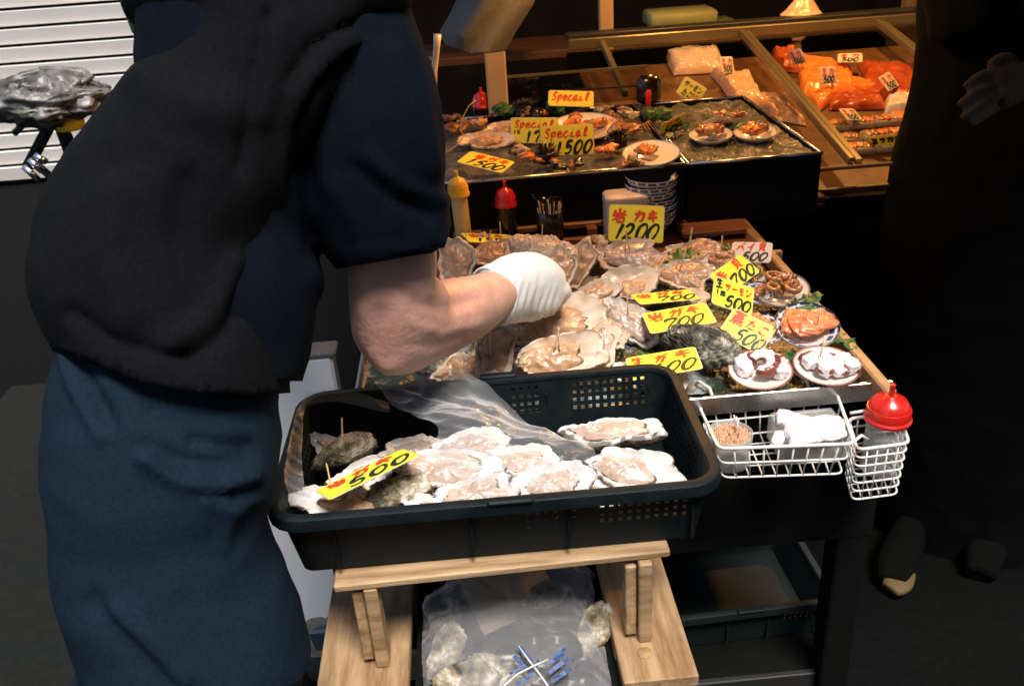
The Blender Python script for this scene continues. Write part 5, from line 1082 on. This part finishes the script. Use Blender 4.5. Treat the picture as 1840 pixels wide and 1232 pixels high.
def bsk(a, b):
    an = a*6.2832; c = math.cos(an); s = math.sin(an); cc = W_(85, 176); h = math.sin(b*math.pi)**.5; q = Vector((c*3, s*3, b*5))
    return cc+Vector((c*.19*h, s*.15*h, (b-.5)*.17))*(1+.35*noise.noise(q)+.15*(1-2*abs(noise.noise(q*2.5))))
g.grid(bsk, 80, 40); g.obj('wrapped_basket', mat('crumpled silver plastic wrap', (.20, .19, .18), .42, (.02, .018, .012), 11, 5, .006, 22, spec=.6), bk)
g = MB(); g.lathe([(0, -.01), (.05, 0), (.055, .03), (.04, .06), (0, .065)], n=20); o = g.obj('front_lamp', mat('yellow plastic lamp', (.85, .62, .05), .4), bk); o.location = W_(128, 232)
g = MB()
for (a_, b_) in (((62, 278), (84, 292)), ((52, 286), (76, 308)), ((42, 298), (70, 324))): g.tube([W_(*a_, 3.2), W_(*b_, 3.2)], .012, 8)
g.obj('mudguard', M_chrome, bk)
g = MB(); g.box((0, 0, 0), (.12, .24, .05), bev=.02); o = g.obj('saddle', M_rubber, bk); o.location = w2+Vector((-.05, -.3, .58))
tag(bk, bk['label'], 'bicycle')
# shadow wedge on the siding is a dark sheet, built last
# ================================================================== PEOPLE
def loft(mb, st_, A, n=28, se=.85):
    """closed tube of superellipse rings; st_ = [(point, half width along A, half depth)]"""
    A = Vector(A).normalized(); pts = [Vector(s_[0]) for s_ in st_]; L_ = len(pts); fine = []
    for i in range(L_-1):
        p0, p1, p2, p3 = st_[max(i-1, 0)], st_[i], st_[i+1], st_[min(i+2, L_-1)]
        for k in range(5):
            t_ = k/5; cr = lambda a, b, c, d: .5*((2*b)+(c-a)*t_+(2*a-5*b+4*c-d)*t_*t_+(3*b-a-3*c+d)*t_**3)
            fine.append((cr(*[Vector(q[0]) for q in (p0, p1, p2, p3)]), cr(*[q[1] for q in (p0, p1, p2, p3)]), cr(*[q[2] for q in (p0, p1, p2, p3)])))
    fine.append((pts[-1], st_[-1][1], st_[-1][2])); vs = []; fs = []; m_ = len(fine)
    for i, (p, ra, rb) in enumerate(fine):
        T = (fine[min(i+1, m_-1)][0]-fine[max(i-1, 0)][0]).normalized(); a = (A-T*A.dot(T)).normalized(); b = T.cross(a)
        for k in range(n):
            an = 2*math.pi*k/n; c, s_ = math.cos(an), math.sin(an)
            vs.append(p+a*ra*math.copysign(abs(c)**se, c)+b*rb*math.copysign(abs(s_)**se, s_))
    for i in range(m_-1):
        for k in range(n): k2 = (k+1) % n; fs.append((i*n+k, i*n+k2, (i+1)*n+k2, (i+1)*n+k))
    fs.append(tuple(reversed(range(n)))); fs.append(tuple((m_-1)*n+k for k in range(n))); mb.add(vs, fs)
def ball(mb, c, r, n=20):
    c = Vector(c); r = r if isinstance(r, (tuple, list)) else (r, r, r)
    mb.lathe([(math.sin(math.pi*k/n)*1.0, -math.cos(math.pi*k/n)) for k in range(n+1)], n=2*n, M=Matrix.Diagonal(r), c=c)
def fuse(name, mb, m, parent, vox=.006, smooth=6, folds=(), wr=0, wsc=10, cut=None, org=None, stretch=(1, 1, 1), sub=False, solid=0, hemf=None):
    """melt the lofts into one continuous skin, then press the folds into it"""
    me = mb.mesh(name+'_src', [m]); o = bpy.data.objects.new(name, me); COL.objects.link(o)
    r = o.modifiers.new('r', 'REMESH'); r.mode = 'VOXEL'; r.voxel_size = vox; r.use_smooth_shade = True
    s_ = o.modifiers.new('s', 'SMOOTH'); s_.iterations = smooth; s_.factor = .6
    dg = bpy.context.evaluated_depsgraph_get(); dg.update(); me2 = bpy.data.meshes.new_from_object(o.evaluated_get(dg)); o.modifiers.clear(); o.data = me2; bpy.data.meshes.remove(me)
    me2.name = name; me2.materials.clear(); me2.materials.append(m)
    nrm = [v.normal.copy() for v in me2.vertices]; kill = set()
    segs = []
    for (poly, wd, am) in folds:
        for i in range(len(poly)-1): segs.append((poly[i], poly[i+1], wd, am, i == 0, i == len(poly)-2))
    for i, v in enumerate(me2.vertices):
        u, w2, _ = pj(v.co); d = 0
        if cut and cut(u, w2): kill.add(i)
        if folds and nrm[i].dot((CAM-v.co).normalized()) > -.3:
            acc = {}
            for (a, b, wd, am, f0, f1) in segs:
                ax, ay = a; bx, by = b; ddx, ddy = bx-ax, by-ay; t_ = max(0, min(1, ((u-ax)*ddx+(w2-ay)*ddy)/(ddx*ddx+ddy*ddy)))
                ds = math.hypot(u-ax-ddx*t_, w2-ay-ddy*t_); val = am*math.exp(-(ds/wd)**2)
                k_ = (wd, am, id(a) if 0 else 0); key = (wd, am)
                if abs(val) > abs(acc.get(key, 0)): acc[key] = val
            d += sum(acc.values())
        if wr:
            q = Vector((v.co.x*stretch[0], v.co.y*stretch[1], v.co.z*stretch[2]))*wsc; d += wr*(noise.noise(q)+.5*noise.noise(q*2.3+Vector((4, 4, 4)))+.8*(1-2*abs(noise.noise(q*1.1+Vector((9, 2, 1))))))
        if d: v.co += nrm[i]*d
    if kill:
        import bmesh
        bm = bmesh.new(); bm.from_mesh(me2); bm.verts.ensure_lookup_table(); bmesh.ops.delete(bm, geom=[bm.verts[i] for i in kill], context='VERTS')
        if hemf:
            for v in bm.verts:
                if v.is_boundary:
                    u, w2, t_ = pj(v.co); dv = hemf(u)-w2
                    if abs(dv) < 40: v.co.z -= dv*t_/FPX/.88
            bd = [v for v in bm.verts if v.is_boundary]; nb = {v: [e.other_vert(v) for e in v.link_edges if e.is_boundary] for v in bd}
            for it in range(14):
                new = {v: (v.co+sum((q.co for q in n_), Vector()))/(1+len(n_)) for v, n_ in nb.items() if n_}
                for v, c_ in new.items(): v.co = c_
            for it in range(3):
                rg = {q for v in bd for e in v.link_edges for q in (e.other_vert(v),) if not q.is_boundary}
                new = {v: sum((e.other_vert(v).co for e in v.link_edges), Vector())/len(v.link_edges) for v in rg}
                for v, c_ in new.items(): v.co = c_
        bm.to_mesh(me2); bm.free()
    me2.polygons.foreach_set('use_smooth', [True]*len(me2.polygons)); me2.update()
    if solid: q = o.modifiers.new('t', 'SOLIDIFY'); q.thickness = solid; q.offset = 1
    if org is not None: me2.transform(Matrix.Translation(-Vector(org)))
    if parent: o.parent = parent
    return o
K = 1/FPX
def stn(u, v, t, hw, hd): return (pd(u, v, t), hw*t*K, hd)
AX1 = ray(320, 600).cross(Uv).normalized(); AX2 = ray(1830, 200).cross(Uv).normalized(); AX3 = ray(690, 300).cross(Uv).normalized()
# ---- the stall keeper in the foreground
org = Vector((-.37, .78, 0)); PM = thing('person', 'person in charcoal vest, blue trousers and white glove reaching into the oysters', 'person', org)
hipb = pd(330, 1180, .97)
def seated(*a): return a
torso = [stn(520, -130, .90, 120, .085), stn(480, -50, .90, 200, .11), stn(450, 60, .90, 205, .12), stn(390, 180, .91, 195, .125), stn(330, 290, .92, 215, .125), stn(305, 400, .93, 222, .125), stn(305, 500, .93, 222, .125), stn(325, 600, .94, 200, .12), stn(320, 700, .94, 195, .12)]
lowb = [stn(325, 610, .94, 176, .108), stn(312, 670, .94, 188, .114), stn(300, 740, .94, 196, .118), stn(297, 820, .94, 200, .12), stn(288, 920, .95, 184, .116), stn(306, 1030, .96, 186, .114), stn(342, 1120, .97, 190, .114), stn(378, 1240, .98, 186, .112)]
kn = lowb[-1][0]
def legs(mb, k=0):
    for s_, dy in ((0, 0), (1, .05)):
        b = kn+Vector((-.055+.065*s_, dy*s_, 0)); loft(mb, [(b+Vector((0, 0, .05)), .075+k, .085+k), (Vector((b.x, b.y, .50)), .062+k, .068+k), (Vector((b.x-.01, b.y+.0, .28)), .058+k, .062+k), (Vector((b.x-.005, b.y, .09)), .045+k, .05+k)], (1, 0, 0))
arm = [stn(640, 150, .90, 70, .045), stn(690, 300, .93, 74, .046), stn(704, 430, .965, 78, .048), stn(706, 540, .995, 76, .047), stn(712, 592, 1.02, 76, .048), stn(745, 588, 1.06, 76, .046), stn(800, 570, 1.12, 69, .043), stn(850, 552, 1.18, 62, .038), stn(893, 530, 1.245, 48, .031), stn(925, 520, 1.29, 46, .029), stn(960, 520, 1.33, 50, .026)]
g = MB()
loft(g, [stn(t_[0], t_[1], t_[2], t_[3]*.86, t_[4]*.88) for t_ in [(520, -110, .90, 120, .085), (500, -50, .895, 160, .10), (505, 60, .895, 135, .11), (440, 180, .905, 130, .115), (365, 290, .915, 150, .12), (318, 400, .925, 180, .12), (312, 560, .93, 190, .12), (312, 700, .94, 190, .115)]], AX1)
loft(g, [(p, a*.86, b*.86) for p, a, b in lowb], AX1); legs(g, -.012)
NK = pd(455, -190, .93); HD = pd(440, -330, .96)
loft(g, [(pd(500, -90, .90), .07, .06), (NK, .052, .052), (HD, .055, .06)], AX1)
ball(g, HD+Vector((0, .01, .03)), (.075, .095, .108)); ball(g, HD+Vector((.02, .105, .02)), (.014, .02, .018)); ball(g, HD+Vector((.0, .07, -.05)), (.04, .04, .035))
for s_ in (-1, 1): ball(g, HD+Vector((.078*s_, .01, .02)), (.012, .02, .03))
Aarm = (Uv+Rv*.2)
loft(g, arm, Uv-Rv*.0 if 0 else Rv*.6+Uv*.5)
ball(g, pd(700, 640, 1.00), (.021, .021, .024)); ball(g, pd(748, 548, 1.03), .040); ball(g, pd(730, 600, 1.03), .043)
# far arm, only its elbow shows at the top
loft(g, [stn(400, -70, .98, 60, .05), stn(320, -40, 1.02, 42, .040), stn(278, -10, 1.05, 34, .034), stn(262, -60, 1.10, 34, .034), stn(300, -200, 1.2, 30, .028), stn(360, -290, 1.3, 26, .024)], Uv)
loft(g, [stn(360, -290, 1.3, 28, .020), stn(400, -330, 1.33, 34, .016), stn(430, -360, 1.36, 30, .014)], Uv)
for k in range(4):
    b = pd(425, -365+9*k, 1.36); loft(g, [(b, .008, .008), (b+Vector((.03, .01, .014-.004*k)), .008, .008), (b+Vector((.045, .02, -.008)), .007, .007)], (0, 0, 1), 10)
for s_, dy in ((0, 0), (1, .05)):
    b = kn+Vector((-.055+.065*s_, dy*s_, 0)); loft(g, [(Vector((b.x-.005, b.y, .14)), .04, .045), (Vector((b.x, b.y, .06)), .04, .05), (Vector((b.x+.03, b.y+.02, .045)), .042, .045), (Vector((b.x+.12, b.y+.03, .035)), .04, .03)], (0, 1, 0))
# the hand inside the glove: palm, four fingers and a thumb reaching down between the shells
PALM = pd(975, 528, 1.355); HDIR = Vector((-.10, .78, -.62)).normalized(); HX = Vector((0, 0, 1)).cross(HDIR).normalized()
def hand(mb, extra):
    loft(mb, [(pd(940, 520, 1.31), .034+extra, .024+extra), (PALM, .040+extra, .018+extra), (PALM+HDIR*.035, .040+extra, .016+extra)], HX)
    for k, (L_, dx) in enumerate([(.066, -.030), (.074, -.010), (.070, .010), (.056, .029)]):
        b = PALM+HDIR*.03+HX*dx; d2 = (HDIR+Vector((0, -.25, -.5))).normalized(); d3 = (d2+Vector((0, -.7, -.3))).normalized()
        loft(mb, [(b, .0095+extra, .009+extra), (b+HDIR*L_*.45, .0090+extra, .009+extra), (b+HDIR*L_*.45+d2*L_*.33, .0085+extra, .008+extra), (b+HDIR*L_*.45+d2*L_*.33+d3*L_*.22, .007+extra, .007+extra)], HX, 12)
    b = PALM+HX*.030+HDIR*.0; loft(mb, [(b, .013+extra, .012+extra), (b+HX*.014+HDIR*.025+Vector((0, 0, -.012)), .011+extra, .010+extra), (b+HX*.010+HDIR*.052+Vector((0, 0, -.022)), .009+extra, .009+extra)], HDIR, 12)
hand(g, 0)
fuse('body', g, M_skin, PM, .0055, 14, folds=[([(720, 520), (760, 548), (800, 552), (860, 535)], 12, -.0028), ([(740, 580), (790, 600), (860, 580)], 9, .0022), ([(730, 620), (780, 622), (830, 605)], 8, -.002), ([(760, 560), (800, 575), (850, 562)], 5, .0014), ([(680, 560), (670, 620)], 12, -.003), ([(640, 480), (650, 560)], 14, .002), ([(700, 520), (690, 575), (700, 630)], 20, -.0022), ([(770, 590), (830, 580)], 10, .0015), ([(880, 500), (890, 540)], 10, -.001)], wr=.0006, wsc=26, org=org)
g = MB()
glv = [stn(880, 533, 1.235, 51, .036), stn(893, 529, 1.245, 56, .037), stn(925, 518, 1.285, 62, .038), stn(958, 517, 1.32, 61, .036), stn(985, 525, 1.352, 47, .030)]
loft(g, glv, Rv*.35+Uv*.94); hand(g, .0022)
gl = fuse('rubber_glove', g, M_glove, PM, .0026, 8, org=org)
# fine gathers and the rolled cuff
me = gl.data
for v in me.vertices:
    u, w2, _ = pj(v.co+org)
    k = math.exp(-((w2-(548+.2*(u-950)))/34)**2)
    v.co += v.normal*(.0011*k*math.sin((u*.96+w2*.28)/1.9+2*noise.noise(v.co*30))+.0010*noise.noise(v.co*40)+.0012*(1-2*abs(noise.noise(v.co*24))))
me.update()
p, ra, rb = glv[0]; T = (glv[1][0]-p).normalized(); a = Rv*.35+Uv*.94; a = (a-T*a.dot(T)).normalized(); b = T.cross(a); g = MB()
g.tube([p-org+a*(ra+.0004)*math.copysign(abs(math.cos(q))**.85, math.cos(q))+b*(rb+.0004)*math.copysign(abs(math.sin(q))**.85, math.sin(q)) for q in [2*math.pi*k/48 for k in range(48)]], .0019, 8, closed=True); o = g.obj('cuff', M_glove, gl)
g = MB(); loft(g, [stn(525, -105, .90, 118, .08), stn(480, -50, .90, 190, .10), stn(460, 60, .90, 195, .108), stn(440, 180, .91, 180, .108), stn(420, 290, .92, 165, .108), stn(400, 400, .93, 168, .104), stn(390, 500, .93, 172, .104), stn(378, 600, .94, 170, .100), stn(365, 690, .94, 168, .098)], AX1)
slv = [stn(560, -20, .89, 110, .075), stn(625, 60, .885, 112, .07), stn(652, 150, .89, 122, .068), stn(664, 240, .90, 128, .068), stn(670, 330, .925, 122, .066), stn(696, 410, .95, 112, .064), stn(722, 452, .965, 101, .062)]
loft(g, slv, AX3); loft(g, [stn(450, -70, .95, 70, .06), stn(385, -62, .99, 50, .05), stn(340, -45, 1.015, 42, .044)], Uv)
fuse('t_shirt', g, M_navy, PM, .0065, 4, folds=[([(585, 140), (560, 260), (552, 360), (560, 450)], 16, -.006), ([(660, 280), (720, 330), (790, 360)], 12, .005), ([(640, 300), (700, 350), (770, 385)], 12, -.004), ([(620, 436), (720, 425), (822, 405)], 4, -.0016), ([(700, 100), (740, 200), (770, 300)], 22, .004), ([(600, 330), (640, 400), (650, 460)], 18, .004), ([(560, 500), (600, 560), (570, 640)], 20, .005)], wr=.0022, wsc=16, stretch=(1.5, 1.5, .6), org=org, cut=lambda u, v: (v > 477-.175*(u-630) and u > 600) or v > 690, hemf=lambda u: 477-.175*(u-630), solid=.002)
g = MB(); loft(g, [stn(530, -100, .895, 130, .10), stn(500, -50, .895, 180, .12), stn(500, 60, .895, 150, .132), stn(428, 180, .905, 150, .134), stn(352, 290, .915, 170, .138), stn(306, 400, .925, 200, .136), stn(290, 500, .925, 208, .134), stn(314, 600, .93, 186, .128), stn(320, 700, .935, 186, .126), stn(320, 730, .935, 186, .126)], AX1)
loft(g, [stn(318, 45, .945, 44, .06), stn(372, 20, .92, 72, .09), stn(450, 20, .89, 95, .11), stn(520, 5, .885, 104, .105), stn(620, 8, .882, 96, .088), stn(690, 18, .882, 56, .072), stn(722, 34, .885, 26, .05)], Uv)
def hem(u): return np.interp(u, [60, 122, 180, 238, 328, 455, 600], [618, 634, 657, 684, 703, 710, 700])
fuse('vest', g, M_vest, PM, .0065, 12, folds=[([(478, 25), (462, 100), (445, 200), (430, 300)], 12, -.007), ([(505, 40), (490, 120), (470, 210)], 16, .005), ([(735, 52), (660, 58), (600, 85), (550, 140), (515, 210), (500, 290), (492, 400)], 9, .007), ([(690, 40), (620, 45), (560, 80), (520, 140)], 10, -.006), ([(620, 100), (560, 150), (525, 230)], 8, -.004), ([(70, 430), (120, 350), (190, 300), (270, 280)], 30, -.004), ([(270, 150), (330, 190), (420, 200)], 40, .008), ([(200, 350), (190, 460), (230, 560)], 34, .008), ([(330, 330), (320, 440), (350, 560)], 26, -.007), ([(420, 470), (380, 560), (300, 620)], 18, .007), ([(440, 520), (400, 600), (340, 650)], 16, -.006), ([(130, 560), (220, 620), (330, 640)], 14, -.006)], wr=.0030, wsc=11, stretch=(1.3, 1.3, .7), org=org, cut=lambda u, v: v > hem(u), hemf=hem, solid=.003)
g = MB(); loft(g, lowb, AX1); legs(g)
fuse('trousers', g, M_jean, PM, .007, 9, folds=[([(259, 822), (320, 864), (390, 874), (455, 852)], 14, .009), ([(262, 800), (320, 826), (390, 834), (450, 820)], 14, -.008), ([(350, 790), (400, 802), (450, 800)], 12, -.008), ([(370, 900), (420, 912), (466, 894)], 12, .005), ([(372, 884), (420, 892), (460, 878)], 10, -.004), ([(125, 640), (135, 690), (160, 745), (185, 785)], 11, .009), ([(150, 650), (168, 700), (200, 760)], 10, -.008), ([(200, 690), (235, 760), (270, 810)], 22, .007), ([(420, 920), (400, 980)], 16, .006), ([(210, 1095), (270, 1150), (330, 1215)], 18, .009), ([(170, 1080), (240, 1160), (300, 1230)], 18, -.008)], wr=.0028, wsc=11, org=org, stretch=(.8, .8, 1.5), cut=lambda u, v: v < hem(u)-46)
g = MB(); ball(g, HD+Vector((0, -.008, .045)), (.082, .098, .105)); fuse('hair', g, M_hair, PM, .008, 2, wr=.003, wsc=40, org=org)
for s_, dy in ((0, 0), (1, .05)):
    b = kn+Vector((-.055+.065*s_, dy*s_, 0))-org; b.z = 0; g = MB()
    loft(g, [(b+Vector((-.05, 0, .05)), .03, .04), (b+Vector((-.01, 0, .06)), .048, .055), (b+Vector((.07, .02, .05)), .05, .04), (b+Vector((.16, .03, .035)), .045, .03), (b+Vector((.19, .03, .03)), .02, .02)], (0, 1, 0)); g.obj('shoe', M_rubber, PM)
# ---- the dark clothed person at the right
org2 = Vector((1.12, 1.78, 0)); P2 = thing('person', 'person in loose black clothes standing in shadow at the right of the counter', 'person', org2)
body2 = [stn(1890, -420, 1.62, 70, .06), stn(1880, -360, 1.64, 180, .10), stn(1860, -200, 1.70, 188, .12), stn(1838, 0, 1.80, 172, .125), stn(1832, 160, 1.88, 182, .13), stn(1812, 300, 1.96, 196, .14), stn(1790, 480, 2.05, 200, .15), stn(1760, 700, 2.2, 175, .15), stn(1730, 880, 2.35, 150, .14), stn(1715, 980, 2.42, 140, .13)]
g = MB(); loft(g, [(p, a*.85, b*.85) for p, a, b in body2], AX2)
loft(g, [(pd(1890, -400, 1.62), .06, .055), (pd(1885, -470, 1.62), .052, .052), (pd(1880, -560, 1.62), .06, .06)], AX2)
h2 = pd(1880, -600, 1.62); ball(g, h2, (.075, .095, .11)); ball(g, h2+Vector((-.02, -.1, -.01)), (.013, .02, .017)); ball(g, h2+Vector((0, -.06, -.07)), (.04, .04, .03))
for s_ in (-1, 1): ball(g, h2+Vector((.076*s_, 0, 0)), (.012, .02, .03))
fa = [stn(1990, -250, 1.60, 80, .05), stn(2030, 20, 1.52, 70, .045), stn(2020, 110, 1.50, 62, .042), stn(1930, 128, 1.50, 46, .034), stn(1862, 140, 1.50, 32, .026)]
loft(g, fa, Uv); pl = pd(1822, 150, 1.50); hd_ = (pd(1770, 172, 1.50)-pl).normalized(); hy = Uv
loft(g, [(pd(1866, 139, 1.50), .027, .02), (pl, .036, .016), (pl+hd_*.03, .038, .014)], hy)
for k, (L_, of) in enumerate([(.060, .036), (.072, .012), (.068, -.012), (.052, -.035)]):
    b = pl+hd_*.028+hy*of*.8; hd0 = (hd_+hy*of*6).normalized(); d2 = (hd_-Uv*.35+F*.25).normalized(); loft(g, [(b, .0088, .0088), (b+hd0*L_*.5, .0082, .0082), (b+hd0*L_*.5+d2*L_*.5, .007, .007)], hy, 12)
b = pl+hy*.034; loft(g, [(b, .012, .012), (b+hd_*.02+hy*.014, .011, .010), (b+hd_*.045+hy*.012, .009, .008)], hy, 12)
fuse('body', g, mat('skin darkened for shade', (.022, .018, .013), .9, (.032, .025, .018), 30, spec=.1), P2, .0042, 3, org=org2)  # skin colour darkened in place of the shade on the hand
g = MB(); loft(g, body2, AX2); loft(g, fa[:4], Uv); loft(g, [stn(1740, -310, 1.68, 70, .06), stn(1722, -120, 1.72, 62, .055), stn(1735, 60, 1.76, 60, .055)], AX2)
fuse('black_coat', g, M_black, P2, .009, 4, wr=.004, wsc=9, org=org2, folds=[([(1700, 40), (1720, 140), (1690, 240)], 16, .008), ([(1640, 330), (1700, 420), (1720, 600)], 26, .012)])
g = MB(); ball(g, h2+Vector((0, .012, .02)), (.082, .1, .108)); fuse('hair', g, M_hair, P2, .009, 2, org=org2)
sh = px(1600, 1036, 0.02); g = MB()
for dx in (0, .22):
    b = sh-org2+Vector((dx+.02, .02, 0)); b.z = 0
    loft(g, [(b+Vector((.09, .12, .05)), .035, .04), (b+Vector((.05, .06, .055)), .045, .05), (b+Vector((0, .0, .045)), .045, .035), (b+Vector((-.03, -.05, .03)), .035, .025)], (1, 0, 0))
g.obj('shoe', M_black, P2)
g = MB(); b = sh-org2; loft(g, [(b+Vector((.03, .0, .012)), .03, .014), (b+Vector((.0, -.035, .012)), .034, .014), (b+Vector((-.025, -.052, .01)), .022, .010)], (1, 0, 0)); g.obj('shoe_toe', mat('tan shoe toe', (.12, .08, .03), .7), P2)
g = MB(); g.grid(lambda a, b: py(190+62*a+ (48*b)*(1-.2*a), -60+ b*(118+60*a), 5.2+.03*math.sin(a*9)), 20, 20)  # added dark sheet, stands in for a shadow cast on the siding
tag(g.obj('shadow_wedge', mat('dark green shadow sheet', (.010, .016, .010), .9), None, solid=.006), 'dark green sheet standing in for a shadow on the white board wall', 'shadow sheet')
